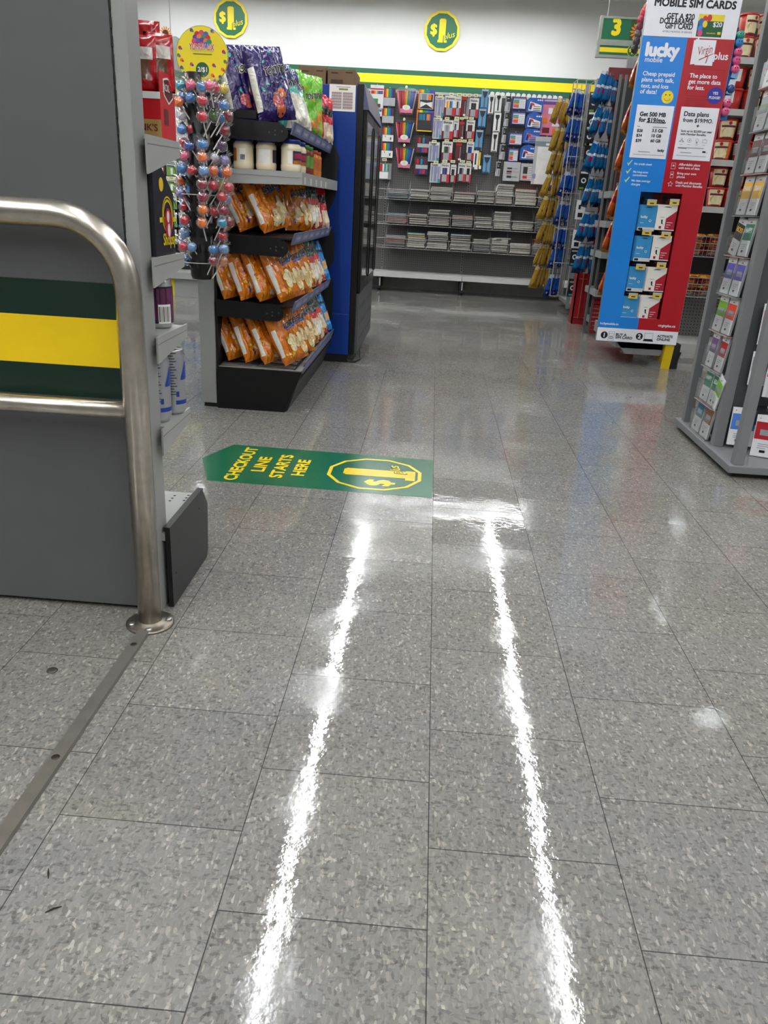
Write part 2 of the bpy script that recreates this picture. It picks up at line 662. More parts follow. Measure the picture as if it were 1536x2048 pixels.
# ================================================================== CHECKOUT END SHELF (left foreground)
G1Y = 1.633
grey_panel = M('#5a5b5b', .48, var=.05, nscale=6)
grey_metal = M('#939491', .42, var=.04, nscale=5)
grey_light = M('#a2a3a0', .4, var=.04, nscale=5)
black_metal = M('#17181a', .45, var=.15, nscale=9)
su = thing('shelf_unit', 'grey metal checkout shelf unit with green and yellow striped end, left foreground', 'shelf unit', (-1.25, 1.75, 0))
MB().box(-1.95, -.634, G1Y, G1Y + .03, .012, 1.75, 0, bev=.003).build('end_panel', grey_panel, su)
up = MB().box(-.632, -.603, G1Y + .004, G1Y + .07, 0, 1.75, 0, bev=.003)
for k in range(40):
    up.box(-.6335, -.631, G1Y + .002, G1Y + .012, .55 + k * .03, .568 + k * .03, 1)
up.build('upright', [grey_metal, black_metal], su)
MB().box(-1.95, -1.9, G1Y + .004, G1Y + .07, 0, 1.75, 0, bev=.003).build('upright', grey_metal, su)
st = MB()
dk, yl = M('#05291c', .42, var=.05), M('#f6cf0a', .42, var=.03)
for z0, z1, mi in ((.531, .6, 0), (.6, .703, 1), (.703, .777, 0)):
    st.box(-1.95, -.656, G1Y - .002, G1Y, z0, z1, mi)
st.build('striped_decal', [dk, yl], su)
for zt, drop in ((1.065, .066), (.83, .054), (.665, .051), (.457, .055)):
    sh = MB()
    sh.box(-1.9, -.588, G1Y + .06, 1.872, zt - .006, zt)
    sh.box(-1.9, -.588, 1.862, 1.875, zt - .028, zt)
    for x in (-.588, -1.9):
        sh.prism([(G1Y + .03, zt + .001), (1.876, zt + .001), (1.876, zt - .03), (G1Y + .03, zt - drop - .006)], 'x', x - .002, x + .002)
        sh.prism([(G1Y + .035, zt - .0145), (1.872, zt - .0115), (1.872, zt - .0125), (G1Y + .035, zt - .0162)], 'x', x - .0025, x + .0028, 1)
    sh.build('shelf', [grey_light, M('#7c7d7b', .5)], su)
for x in (-.594, -1.9):
    b = MB().prism([(G1Y + .03, 0), (1.96, .0), (1.975, .02), (1.985, .155), (1.945, .205), (G1Y + .03, .205)], 'x', x, x + .012)
    b.prism([(G1Y + .03, .205), (1.945, .205), (1.945, .215), (G1Y + .03, .215)], 'x', x - .004, x + .012)
    if x > -1:
        b.box(-.583, -.581, 1.69, 1.694, .08, .084, 1).box(-.583, -.581, 1.90, 1.904, .17, .174, 1)
    b.build('base_end', [M('#1f2021', .42, var=.12, nscale=8), black_metal], su)
dm = MB().box(-1.888, -.595, G1Y + .03, 1.94, .18, .2)
for i in range(7):
    for j in range(3):
        dm.add([(-.615 - i * .035 + .004 * math.cos(a), 1.88 + j * .02 - (i % 2) * .01 + .004 * math.sin(a), .2006) for a in [k * PI / 4 for k in range(8)]], [list(range(8))], 1)
dm.build('base_deck', [grey_light, M('#0a0a0a', .8)], su)
MB().box(-1.888, -.6, 1.93, 1.95, .0, .19).build('kick_plate', black_metal, su)

# jerky display on the top shelf
red_card = M('#c8141f', .4, var=.06)
kraft = M('#a98a4e', .6)
white_ink = M('#f4f2ec', .45, var=.02)
black_ink = M('#101010', .5, var=.05)
SX = -.640  # shelf things stand just inside the shelf end


t = thing('jerky_carton', 'red jerky display carton with shield emblem at the end of the top checkout shelf', 'box', (-.69, 1.82, 1.0655))
z = 1.0655
m = MB().box(-.80, -.5945, 1.776, 1.8715, z, z + .085, 0).box(-.594, -.592, 1.775, 1.872, z, z + .128, 0).box(-.80, -.592, 1.774, 1.7755, z, z + .036, 1)
m.box(-.80, -.592, 1.7745, 1.7755, z + .075, z + .088, 2)
P = Panel((-.592, 1.775, z), (0, 1, 0), (0, 0, 1), .0005)
w, h = .097, .128
m.flat(P, [(w * .22, h * .9), (w * .5, h * .94), (w * .9, h * .9), (w * .88, h * .66), (w * .56, h * .54), (w * .24, h * .66)], 1, 2)
m.flat(P, [(w * .26, h * .88), (w * .5, h * .91), (w * .86, h * .88), (w * .84, h * .67), (w * .56, h * .57), (w * .28, h * .67)], 2, 3)
m.text(P, "JACKLINKS", w * .16, h * .73, w=w * .8, h=.013, layer=3, m=2, bold=.03)
m.rect(P, w * .22, w * .5, h * .22, h * .46, 1, 3)
P2 = Panel((-.80, 1.774, z), (1, 0, 0), (0, 0, 1), .0005)
m.text(P2, "JACK LINK'S", .10, .014, w=.10, m=3, bold=.02)
m.build('carton', [red_card, kraft, white_ink, M('#5b1116', .5)], t)


def pouch(w, h, t, cols, name='jerky_pouch'):
    m = MB()
    nu, nv = 8, 14
    for sgn, mo in ((-1, 0), (1, 0)):
        vs, fs, ms = [], [], []
        for j in range(nv + 1):
            q = j / nv
            for i in range(nu + 1):
                s = -1 + 2 * i / nu
                d = t / 2 * (1 - s ** 4) * min(1, 8 * q, 8 * (1 - q)) * (1 + .2 * math.sin(9 * q + 4 * s))
                vs.append((s * w / 2, sgn * d, q * h))
        for j in range(nv):
            for i in range(nu):
                k = j * (nu + 1) + i
                f = (k, k + 1, k + nu + 2, k + nu + 1)
                fs.append(f if sgn < 0 else f[::-1])
                q = j / nv
                ms.append(3 if (q > .93) else (1 if (.18 < q < .52 and 1 < i < 6) else (2 if .55 < q < .78 and 0 < i < 7 else 0)))
        m.add(vs, fs, ms, True)
    return m.build(name, cols)


jp = [foil('#b5121c'), foil('#6b4a33'), foil('#e8e2da'), foil('#c98a8d')]
for k, (x, y, zz, w, h, yaw, lab) in enumerate(((-.606, 1.828, 1.158, .06, .112, .5, 'shiny red jerky pouch at the right end of the jerky carton'),
                                              (-.634, 1.80, 1.155, .055, .105, .2, 'red jerky pouch nearest the upright in the jerky carton'),
                                              (-.645, 1.84, 1.155, .07, .14, .25, 'tallest red jerky pouch at the back of the jerky carton'))):
    o = tag(pouch(w, h, .012, jp), lab, 'pouch', 'red jerky pouches')
    P = Panel((0, -.0085, 0), (1, 0, 0), (0, 0, 1), .0005)
    o.location = (x, y, zz)
    o.rotation_euler = (-.1, 0, yaw)
# black snack box, second shelf
t = thing('black_snack_box', 'black display box with yellow dot and red oval emblem on the second checkout shelf', 'box', (-.66, 1.765, .8305))
z = .8305
m = MB().prism([(1.705, z), (1.835, z), (1.835, z + .125), (1.75, z + .19), (1.705, z + .19)], 'x', -.73, -.593, 0)
P = Panel((-.593, 1.705, z), (0, 1, 0), (0, 0, 1))
m.disc(P, .05, .145, .014, 1, 1, ry=.014)
m.ring(P, .085, .083, .026, .031, 1, 1, ry=1.05)
m.ring(P, .085, .083, .034, .037, 1, 1, ry=1.05)
m.rect(P, .03, .14, .069, .079, 1, 1)
m.disc(P, .085, .066, .024, 2, 2, ry=.032)
m.disc(P, .083, .08, .009, 3, 3, ry=.012)
m.disc(P, .086, .052, .009, 3, 3, ry=.014)
m.text(P, 'Shopsy', .046, .022, w=.082, h=.024, layer=3, m=1, bold=.03)
m.build('box_body', [M('#1b1c20', .35), M('#e8c70c', .4), M('#b4162a', .4), M('#ecd9d6', .5)], t)
steel = M('#c9cacc', .28, metal=.9, var=.05)


def can(name, label, x, y, z, r, h, body, extra, mats, cat='can', group=None):
    t = thing(name, label, cat, (x, y, z), group)
    m = MB().lathe([(r * .78, 0, 1), (r * .86, .004, 1), (r, .012, 1), (r, h - .016, 0), (r * .86, h - .004, 1), (r * .84, h, 1), (r * .78, h - .003, 1)], 28, (x, y, z))
    if extra:
        extra(m, x, y, z, r, h)
    m.build('can_body', mats, t)
    MB().lathe([(r * .28, 0), (r * .28, .0015)], 14, (x, y + r * .2, z + h - .003)).build('pull_tab', steel, t)
    return t


def on_can(m, x, y, z, r, a0, a1, z0, z1, mi, lift=.0004, n=6):
    vs, fs = [], []
    for k in range(n + 1):
        a = a0 + (a1 - a0) * k / n
        for zz in (z0, z1):
            vs.append((x + (r + lift) * math.cos(a), y + (r + lift) * math.sin(a), z + zz))
    for k in range(n):
        fs.append((2 * k, 2 * k + 2, 2 * k + 3, 2 * k + 1))
    m.add(vs, fs, mi, True)


def purple_art(m, x, y, z, r, h):
    on_can(m, x, y, z, r, -1.6, .6, .02, h - .02, 2)
    on_can(m, x, y, z, r, -1.25, -.35, .012, .055, 3, .0008)
    for k in range(9):
        on_can(m, x, y, z, r, -1.2 + k * .09, -1.2 + k * .09 + (.03 if k % 3 else .055), .016, .05, 4, .0012, 1)


can('beverage_can', 'tall dark purple can with a barcode on the third checkout shelf', -.632, 1.81, .6655, .034, .1105, 0, purple_art,
    [M('#221a24', .3), steel, M('#6a2f57', .3, var=.25, nscale=60), white_ink, black_ink])


def energy_art(m, x, y, z, r, h):
    n = 8
    for a0, top in ((-.62, 1), (2.2, 1)):
        vs = []
        for k in range(n + 1):
            q = k / n
            a = a0 + .95 * q
            vs += [(x + (r + .0004) * math.cos(a), y + (r + .0004) * math.sin(a), z + .085), (x + (r + .0004) * math.cos(a), y + (r + .0004) * math.sin(a), z + .085 + (h - .115) * min(1, .12 + q * 1.6))]
        m.add(vs, [(2 * k, 2 * k + 2, 2 * k + 3, 2 * k + 1) for k in range(n)], 2, True)
    on_can(m, x, y, z, r, -1.1, 1.9, .026, .036, 2, n=20)
    on_can(m, x, y, z, r, -1.05, -.8, .045, .058, 2, n=3)
    for k in range(16):
        on_can(m, x, y, z, r, -2.1, -.95 - .12 * (k % 3), .05 + k * .0066, .0525 + k * .0066, 3, n=8)


for x, y, lab in ((-.620, 1.742, 'silver and blue energy drink can nearer the upright on the lowest shelf'), (-.609, 1.822, 'silver and blue energy drink can at the front edge of the lowest shelf')):
    can('energy_drink_can', lab, x, y, .4575, .029, .158, 0, energy_art, [M('#b9bcc0', .3, metal=.7), steel, M('#21409a', .3), M('#4a4d55', .5)], group='energy drink cans')

# ------------------------------------------------------------------ stainless rail
brushed = M('#cbc4b8', .28, metal=1., var=.1, nscale=40)
RY, RX = 1.578, -.612
rl = thing('checkout_rail', 'brushed stainless tube rail with rounded corner beside the checkout shelf', 'railing', (RX, RY, 0))
R0 = .14
top = .911
path = [(RX, RY, .01), (RX, RY, top - R0)]
for k in range(1, 9):
    a = PI / 2 * k / 8
    path.append((RX - R0 + R0 * math.cos(a), RY, top - R0 + R0 * math.sin(a)))
for k in range(0, 9):
    a = PI / 2 * k / 8
    path.append((-1.9 + R0 - R0 * math.sin(a), RY, top - R0 + R0 * math.cos(a)))
path.append((-1.9, RY, .01))
MB().tube(path, .0265, 20).build('hoop', brushed, rl)
MB().tube([(-1.9, RY, .522), (RX, RY, .522)], .019, 16).build('cross_bar', brushed, rl)
for x in (RX, -1.9):
    fl = MB().lathe([(.056, 0), (.056, .004), (.05, .006), (.03, .008), (.028, .012)], 28, (x, RY, 0))
    f = fl.build('flange', M('#8d857a', .35, metal=.9, var=.15, nscale=40), rl)
    for a in (.3, PI / 2 + .9, PI + .6, -1.3):
        MB().lathe([(.0075, .006), (.0075, .010), (.004, .0115)], 8, (x + .043 * math.cos(a), RY + .043 * math.sin(a), 0)).build('bolt', steel, f)
# floor strip
t = thing('floor_strip', 'flat dark metal strip screwed to the floor tiles below the rail', 'threshold strip', (-.612, .9, 0))
MB().prism([(-.627, 0), (-.597, 0), (-.599, .007), (-.625, .007)], 'y', .25, 1.535).build('bar', M('#77736c', .34, metal=.35, var=.12, nscale=25), t)
for y in (1.47, 1.085, .7, .35):
    MB().lathe([(.0075, .0068), (.0075, .0078), (.004, .0079)], 12, (-.612, y, 0)).build('screw', M('#4a453d', .4, metal=.7), t)
o = MB().lathe([(.0115, 0), (.0105, .002), (.004, .0024)], 18, (-.747, 1.355, 0)).build('floor_plug', M('#55524d', .4, metal=.5), loc=(-.747, 1.355, 0))
tag(o, 'small round metal plug in the floor tile left of the strip', 'floor plug')
for (u, v, s, a, lab) in ((97, 1748, .010, 2.0, 'tiny dark shred of debris on the tile, upper of two at left'), (107, 1820, .011, .6, 'tiny dark shred of debris on the tile, lower of two at left')):
    p = at_z(u, v, 0)
    o = MB().tube([(p.x - s * math.cos(a), p.y - s * math.sin(a), .0012), (p.x, p.y, .003), (p.x + s * math.cos(a), p.y + s * math.sin(a), .0012)], [.0006, .0015, .0006], 6).build('debris', M('#1e1b18', .8), loc=p)
    tag(o, lab, 'debris')

# ------------------------------------------------------------------ floor sticker
sg, sy = M('#046142', .22, var=.06, nscale=3), M('#f0c818', .25, var=.04)
P = Panel((0, 0, .0003), (1, 0, 0), (0, 1, 0), .0003)
m = MB()
m.prism([(-.846, 2.83), (-.757, 2.582), (.058, 2.572), (.06, 3.008), (-.768, 3.03)], 'z', .0001, .0006, 0)
PT = Panel((0, 0, .0007), (0, 1, 0), (-1, 0, 0), .0003)   # text runs away from the camera, letter tops to the left
for s, xb, y0, y1 in (('CHECKOUT', -.660, 2.605, 3.002), ('LINE', -.581, 2.72, 2.893), ('STARTS', -.503, 2.665, 2.938), ('HERE', -.426, 2.706, 2.892)):
    m.text(PT, s, y0, -xb, w=y1 - y0, h=.046, layer=1, m=1, bold=.045)
cx, cy = -.163, 2.788
m.ring(PT, cy, -cx, .171, .185, 1, 1, 12, PI / 12)
m.text(PT, '1', cy - .022, .022, w=.06, h=.26, layer=1, m=1, bold=.03)
m.rect(PT, cy - .055, cy + .055, .008, .045, 1.5, 1)
m.text(PT, '$', cy - .10, .1, h=.09, layer=1, m=1, bold=.05, align='c')
m.text(PT, 'plus', cy + .012, .055, w=.105, layer=3, m=0, bold=.08, shear=.3, ang=.22)
m.text(PT, 'plus', cy + .014, .057, w=.10, layer=5, m=1, bold=.015, shear=.3, ang=.22)
o = m.build('floor_sticker', [sg, sy], loc=(-.35, 2.8, 0))
tag(o, 'green and yellow arrow sticker on the floor reading CHECKOUT LINE STARTS HERE', 'floor sticker')

# ================================================================== SNACK RACK (aisle side, left)
RK0, RK1 = 3.6, 4.86          # near and far end
rk = thing('snack_rack', 'black and grey snack shelving unit with slanted chip trays, beside the blue cooler', 'shelf unit', (-.9, 3.9, 0))
MB().box(-1.07, -.996, RK0 + .01, RK1, .02, 1.41, 0, bev=.004).box(-1.06, -.99, RK0 + .02, RK1 - .01, 0, .02, 1).build('upright_panel', [grey_metal, black_metal], rk)
MB().box(-.996, -.985, RK0 + .02, RK1, .2, 1.44).build('back_panel', M('#0e0e10', .6), rk)
base_prof = [(-.988, 0), (-.662, 0), (-.6, .15), (-.582, .198), (-.988, .198)]
for y in (RK0, RK1 - .02):
    MB().prism(base_prof, 'y', y, y + .02, 0).build('base_end', M('#070708', .42, var=.15), rk)
MB().prism([(-.985, .17), (-.6, .17), (-.588, .2), (-.985, .2)], 'y', RK0 + .02, RK1 - .02).build('base_deck', grey_metal, rk)
MB().prism([(-.67, .0), (-.655, 0), (-.6, .15), (-.615, .15)], 'y', RK0 + .02, RK1 - .02).build('kick_plate', black_metal, rk)
MB().prism([(-.986, .2), (-.68, .2), (-.60, .28), (-.60, .5), (-.64, .56), (-.60, .62), (-.60, .78), (-.66, .86), (-.60, .98), (-.585, 1.2), (-.62, 1.27), (-.986, 1.3)], 'y', RK1, RK1 + .006).build('far_end_panel', M('#141416', .5), rk)
rail_m, rail_label = M('#5c5f7d', .38, var=.05), M('#8287a6', .4, var=.05)
blk = M('#0c0c0e', .5, var=.1)


def tray(zf, zb, xf, plate):
    """slanted tray: zf / zb height of its floor at the front / back, xf front edge"""
    t = MB()
    t.prism([(-.985, zb), (xf, zf), (xf, zf - .008), (-.985, zb - .008)], 'y', RK0 + .015, RK1 - .01)
    t.build('tray', blk, rk)
    if plate:
        z0, z1, x1 = plate
        pts = [(-.985, z1), (x1 - .03, z1 - .012)]
        zc, rr = (z0 + z1) / 2 - .012, (z1 - z0) / 2 - .004
        for k in range(7):
            a = PI / 2 - PI * k / 6
            pts.append((x1 - .03 + rr * math.cos(a), zc + rr * math.sin(a)))
        pts += [(-.985, z0)]
        b = MB().prism(pts, 'y', RK0 - .002, RK0 + .012)
        for dx, dz in ((-.05, .008), (-.05, -.008), (-.075, 0), (-.02, .006)):
            b.disc(Panel((x1 + dx, RK0 - .0025, zc + dz), (1, 0, 0), (0, 0, 1)), 0, 0, .004, 1, 1, 8)
        b.build('bracket', [M('#0e0e10', .4, var=.1), M('#4a4a4c', .4)], rk)
    r = MB()
    x0 = xf
    r.prism([(x0, zf - .025), (x0 + .006, zf - .027), (x0 + .022, zf + .022), (x0 + .016, zf + .024)], 'y', RK0 - .02, RK1 - .02, 0)
    PR = Panel((x0 + .0065, RK0, zf - .024), (0, 1, 0), (.016, 0, .049))
    for k in range(6):
        r.rect(PR, .02 + k * .2, .19 + k * .2, .008, .042, 1, 1)
        r.rect(PR, .05 + k * .2, .15 + k * .2, .018, .03, 2, 2)
    r.build('price_rail', [rail_m, rail_label, M('#a9aec6', .4)], rk)


tray(1.238, 1.26, -.642, (1.19, 1.268, -.66))
tray(.795, .80, -.636, (.722, .80, -.655))
tray(.50, .508, -.632, (.437, .512, -.672))
# bottom tray: wire basket on the base
wb = MB()
for k in range(14):
    y = RK0 + .04 + k * .09
    wb.tube([(-.97, y, .215), (-.62, y, .205), (-.605, y, .235)], .0025, 5)
for x, z in ((-.97, .215), (-.8, .211), (-.62, .205), (-.605, .235)):
    wb.tube([(x, RK0 + .03, z), (x, RK1 - .02, z)], .003, 5)
wb.build('wire_basket', black_metal, rk)
r = MB().prism([(-.605, .165), (-.599, .163), (-.583, .222), (-.589, .224)], 'y', RK0 + .13, RK1 - .02, 0)
PR = Panel((-.5985, RK0 + .13, .167), (0, 1, 0), (.016, 0, .055))
for k in range(5):
    r.rect(PR, .02 + k * .2, .19 + k * .2, .01, .045, 1, 1)
r.build('price_rail', [rail_m, rail_label], rk)
s2 = MB().box(-.985, -.592, RK0, RK1 - .01, 1.062, 1.068).box(-.6, -.59, RK0, RK1 - .01, 1.018, 1.068)
s2.prism([(-.985, 1.069), (-.592, 1.069), (-.592, 1.018), (-.985, 1.008)], 'y', RK0 - .004, RK0)
s2.prism([(-.985, 1.05), (-.60, 1.046), (-.60, 1.044), (-.985, 1.0475)], 'y', RK0 - .005, RK0 - .0038, 1)
for k in range(5):
    s2.box(-.5915, -.589, RK0 + .05 + k * .17, RK0 + .085 + k * .17, 1.022, 1.05, 2)
s2.build('jar_shelf', [grey_light, M('#7c7d7b', .5), M('#d9d9cf', .5)], rk)
MB().box(-.93, -.955 + .16, RK0 + .02, RK0 + .024, 1.268, 1.3).build('tray_end', blk, rk)


# ------------------------------------------------------------------ bags of chips
def bag_mesh(w, h, t, mats, design, text=None, seed=0, tx=(.28, .62, .60), tcol=(1, 2), back=0, art=None):
    rnd = random.Random(seed)
    ph = [rnd.uniform(0, 6) for _ in range(8)]

    def half(s, q):
        e = min(1, 7 * q, 7 * (1 - q))
        e = math.sin(e * PI / 2)
        d = t / 2 * max(0, 1 - s ** 4) ** .5 * e * (.82 + .18 * math.sin(PI * q))
        d += .0045 * e * (math.sin(9 * q + 5 * s + ph[0]) * math.sin(7 * s + ph[1]) + .6 * math.sin(17 * q - 6 * s + ph[2]) + .5 * math.sin(23 * s + 3 * q + ph[3])) * (1 - s ** 6)
        d += .004 * math.exp(-((q - .06) / .05) ** 2) * math.sin(26 * s + ph[4]) + .004 * math.exp(-((q - .94) / .05) ** 2) * math.sin(24 * s + ph[5])
        return d

    def pos(s, q, sg):
        x = s * w / 2 * (1 - .07 * math.sin(PI * q) + .015 * math.sin(11 * q + ph[6]))
        d = half(s, q)
        seal = .0012 if (q < .04 or q > .96) else 0
        sway = .012 * (q - .5) * math.sin(ph[7])
        return (x + sway, sg * max(d, seal) + .008 * math.sin(PI * q + 1) * .3, q * h)
    m = MB()
    nu, nv = 40, 56
    for sg in (-1, 1):
        vs, fs, ms = [], [], []
        for j in range(nv + 1):
            for i in range(nu + 1):
                vs.append(pos(-1 + 2 * i / nu, j / nv, sg))
        for j in range(nv):
            for i in range(nu):
                k = j * (nu + 1) + i
                f = (k, k + 1, k + nu + 2, k + nu + 1)
                fs.append(f if sg < 0 else f[::-1])
                a, q = (i + .5) / nu, (j + .5) / nv
                ms.append(design(a, q) if sg < 0 else (back(a, q) if callable(back) else back))
        m.add(vs, fs, ms, True)
    def decal(cx, cy, rx, ry, mi, lift, ang=0., n=14):
        ca, sa = math.cos(ang), math.sin(ang)
        vs = []
        for rr in (.5, 1.):
            for k in range(n):
                ex, ey = rr * rx * math.cos(2 * PI * k / n), rr * ry * math.sin(2 * PI * k / n)
                lx, lz = cx + ex * ca - ey * sa, cy + ex * sa + ey * ca
                p = pos(max(-.97, min(.97, lx / (w / 2))), max(.03, min(.97, lz / h)), -1)
                vs.append((lx, p[1] - lift, lz))
        p = pos(max(-.97, min(.97, cx / (w / 2))), cy / h, -1)
        vs.append((cx, p[1] - lift, cy))
        fs = [(2 * n, k, (k + 1) % n) for k in range(n)] + [(k, n + k, n + (k + 1) % n, (k + 1) % n) for k in range(n)]
        m.add(vs, fs, mi, True)
    rd2 = random.Random(seed + 5)
    for i, (cx, cy, rx, ry, mi, ang) in enumerate(art(rd2) if art else ()):
        decal(cx * w - w / 2, cy * h, rx * w, ry * w, mi, .0008 + .00006 * i, ang)
    if text:
        pens = [(.0012 + .0002 * i, .075 * math.cos(i * PI / 4), .075 * math.sin(i * PI / 4), tcol[1]) for i in range(8)] + [(.0032 + .0002 * i, .03 * a, .03 * b, tcol[0]) for i, (a, b) in enumerate(STROKE)]
        for lift, bx, by, mi in pens:
            g, fs, gw, _, _ = text_geo(text, 0., .1)
            tw = tx[1] * w
            k = tw / gw
            vs = []
            for gx, gy in g:
                lx, lz = (gx + bx) * k - tw / 2 + (tx[0] - .16) * w, h * tx[2] + (gy + by) * k * 1.35 + (gx * k - tw / 2) * .16
                s = max(-.99, min(.99, lx / (w / 2)))
                q = max(.02, min(.98, lz / h))
                p = pos(s, q, -1)
                vs.append((lx, p[1] - lift, lz))
            m.add(vs, fs, mi)
    return m


def dz_orange(a, q):
    if a < .045 and .14 < q < .62:
        return 2
    if .5 < q - .1 * a < .57 and a > .35:
        return 4
    return 0


def art_orange(r):
    o = []
    for k in range(46):
        o.append((r.uniform(.08, .96), r.uniform(.07, .95), r.uniform(.02, .06), r.uniform(.015, .045), r.choice((6, 6, 5, 8, 8, 6)), r.uniform(0, 3)))
    for k in range(15):
        o.append((.62 + r.uniform(-.26, .26), .26 + r.uniform(-.16, .16), r.uniform(.09, .13), r.uniform(.06, .1), 3 if k % 3 else 7, r.uniform(0, 3)))
    return o


def art_chip(n, cols, spots):
    def f(r):
        o = [(r.uniform(.1, .92), r.uniform(.3, .95), r.uniform(.02, .06), r.uniform(.02, .05), r.choice(spots), r.uniform(0, 3)) for k in range(9)]
        o += [(.6 + r.uniform(-.2, .25), .22 + r.uniform(-.12, .14), r.uniform(.1, .15), r.uniform(.09, .13), cols[k % len(cols)], r.uniform(0, 3)) for k in range(n)]
        return o
    return f


ARTS = {'orange': art_orange, 'purple': art_chip(5, (3, 4, 3, 7), (5, 5, 2)), 'green': art_chip(4, (3, 4), (5, 4)), 'teal': art_chip(6, (2, 3), (5,)), 'salsa': art_chip(9, (3, 2), (4, 5)), 'blue': art_chip(3, (3, 4), (5,)), 'red': None}


def nutrition(a, q):
    return 2 if (a > .78 and .12 < q < .62) else 0


def dz_two(win, spot=5):
    def f(a, q):
        if a < .07 and .1 < q < .7:
            return 2
        return 0
    return f


BAGM = {}
fw = foil('#e9e6dd')
ink = M('#0c0c0d', .4)
BAGM['orange'] = [foil('#d5760c'), ink, fw, foil('#ead9a8', .25), foil('#2a62b0'), foil('#2b3f8f'), foil('#f2b821'), foil('#c9a86a', .2), foil('#b9560a')]
BAGM['purple'] = [foil('#2a1760'), ink, fw, foil('#c9642f', .3), foil('#8c5a4a'), foil('#2fa39b'), fw, foil('#b03a5a'), fw]
BAGM['teal'] = [foil('#2d3563'), ink, fw, foil('#e6e0cf', .2), foil('#6fb9b4'), foil('#58b0a8'), fw, fw, fw]
BAGM['green'] = [foil('#72c22a'), ink, fw, foil('#b8814f', .3), foil('#e8873a'), foil('#e07a2a'), fw, fw, fw]
BAGM['salsa'] = [foil('#2e5a45'), ink, fw, foil('#dac6a2', .3), foil('#c23b32'), foil('#c94a3a'), fw, fw, fw]
BAGM['red'] = [foil('#c81f2c'), fw, ink, foil('#e9d2b8', .3), foil('#7d0f18'), foil('#1a1416'), fw, fw, fw]
BAGM['blue'] = [foil('#1f86cf'), fw, ink, foil('#e2bd86', .3), foil('#d79f5a'), foil('#12508c'), fw, fw, fw]
DES = {'orange': dz_orange, 'purple': dz_two(4), 'teal': lambda a, q: (3 if q < .5 and a > .2 else (5 if q < .62 else 0)), 'green': dz_two(4), 'salsa': lambda a, q: (3 if .12 < q < .42 else (4 if q < .55 else 0)),
       'red': lambda a, q: (5 if .56 < q < .74 else (3 if q < .4 and a > .55 else 0)), 'blue': lambda a, q: (5 if q > .78 else (2 if .6 < q < .66 and a > .3 else 0))}
TXT = {'orange': 'TOSTITOS', 'purple': 'TOSTITOS', 'teal': 'TOSTITOS', 'green': 'TOSTITOS', 'salsa': 'TOSTITOS', 'red': None, 'blue': None}
SIZE = {'purple': (.21, .30, .075), 'teal': (.2, .28, .07), 'green': (.19, .285, .07), 'red': (.15, .235, .06), 'blue': (.19, .26, .06)}
_bags = {}


def bag(kind, label, x, y, z, yaw=52, lean=20, roll=0, sd=0, cat='bag of chips', group='bags of chips on the snack rack'):
    k = (kind, sd % 3)
    w, h, t = SIZE.get(kind, (.2, .275, .068))
    if k not in _bags:
        m = bag_mesh(w, h, t, None, DES[kind], TXT[kind], seed=17 * (sd % 3) + len(kind), back=nutrition if kind != 'blue' else 0, art=ARTS[kind])
        o = m.build('chip_bag', BAGM[kind])
        _bags[k] = o
    else:
        o = _bags[k].copy()
        C.objects.link(o)
    tag(o, label, cat, group)
    o.rotation_mode = 'XYZ'
    R = Matrix.Rotation(math.radians(yaw + 9), 4, 'Z') @ Matrix.Rotation(math.radians(-lean), 4, 'X') @ Matrix.Rotation(math.radians(roll), 4, 'Y')
    o.rotation_euler = R.to_euler()
    lo = min((R @ v.co).z for v in o.data.vertices)
    o.location = (x, y, z - lo * .8)
    return o


# bottom tray and second tray: four bags deep in the near column, then further columns along the aisle
for nm, z, xs, y0, kinds in (('bottom', .222, (-.89, -.80, -.71, -.622), 3.70, None), ('second lowest', .515, (-.89, -.81, -.728, -.645), 3.70, None)):
    for k, x in enumerate(xs):
        bag('orange', 'orange chip bag, %s from the front in the near stack, %s tray' % (ORD[3 - k], nm), x, y0 + .012 * (3 - k) * (1 if nm == 'bottom' else -.6), z, yaw=40 + 4 * k, lean=26 - 2 * (k % 2), roll=-9, sd=k)
    cols = (('orange', 3.90), ('orange', 4.08), ('salsa', 4.27), ('salsa', 4.44), ('blue', 4.64))
    for c, (kd, y) in enumerate(cols):
        nmk = {'orange': 'orange', 'salsa': 'green and red', 'blue': 'bright blue'}[kd]
        for dp in range(2):
            bag(kd, '%s chip bag, %s, column %s from near end, %s tray' % (nmk, 'front' if dp == 0 else 'behind front', NUM[c + 1], nm),
                (-.628 if nm == 'bottom' else -.648) - dp * .085, y + .03, z, yaw=50, lean=24, roll=-6 + 2 * (-1) ** c, sd=c + dp)
# third tray: leaning and untidy
for k, (kd, x, y, yaw, lean, roll, lab) in enumerate((
        ('orange', -.90, 3.76, 30, 30, -22, 'rearmost orange chip bag slumped in shade on the middle tray'),
        ('orange', -.82, 3.74, 36, 26, -18, 'orange chip bag leaning left, second on the middle tray'),
        ('orange', -.715, 3.72, 48, 27, -12, 'front orange chip bag leaning at the near end of the middle tray'),
        ('orange', -.76, 4.02, 55, 22, -8, 'shaded orange chip bag behind the silver edge on the middle tray'),
        ('orange', -.685, 4.12, 48, 20, 0, 'upright orange chip bag halfway along the middle tray'),
        ('salsa', -.672, 4.27, 50, 18, 2, 'dark green chip bag beside the orange one on the middle tray'),
        ('salsa', -.672, 4.42, 52, 18, 2, 'second dark green chip bag nearer the far end of the middle tray'),
        ('red', -.655, 4.62, 45, 14, 0, 'red snack bag at the far end of the middle tray'),
        ('red', -.72, 4.70, 45, 14, 0, 'red snack bag tucked behind the last one on the middle tray'))):
    bag(kd, lab, x, y, .812, yaw, lean, roll, sd=k)
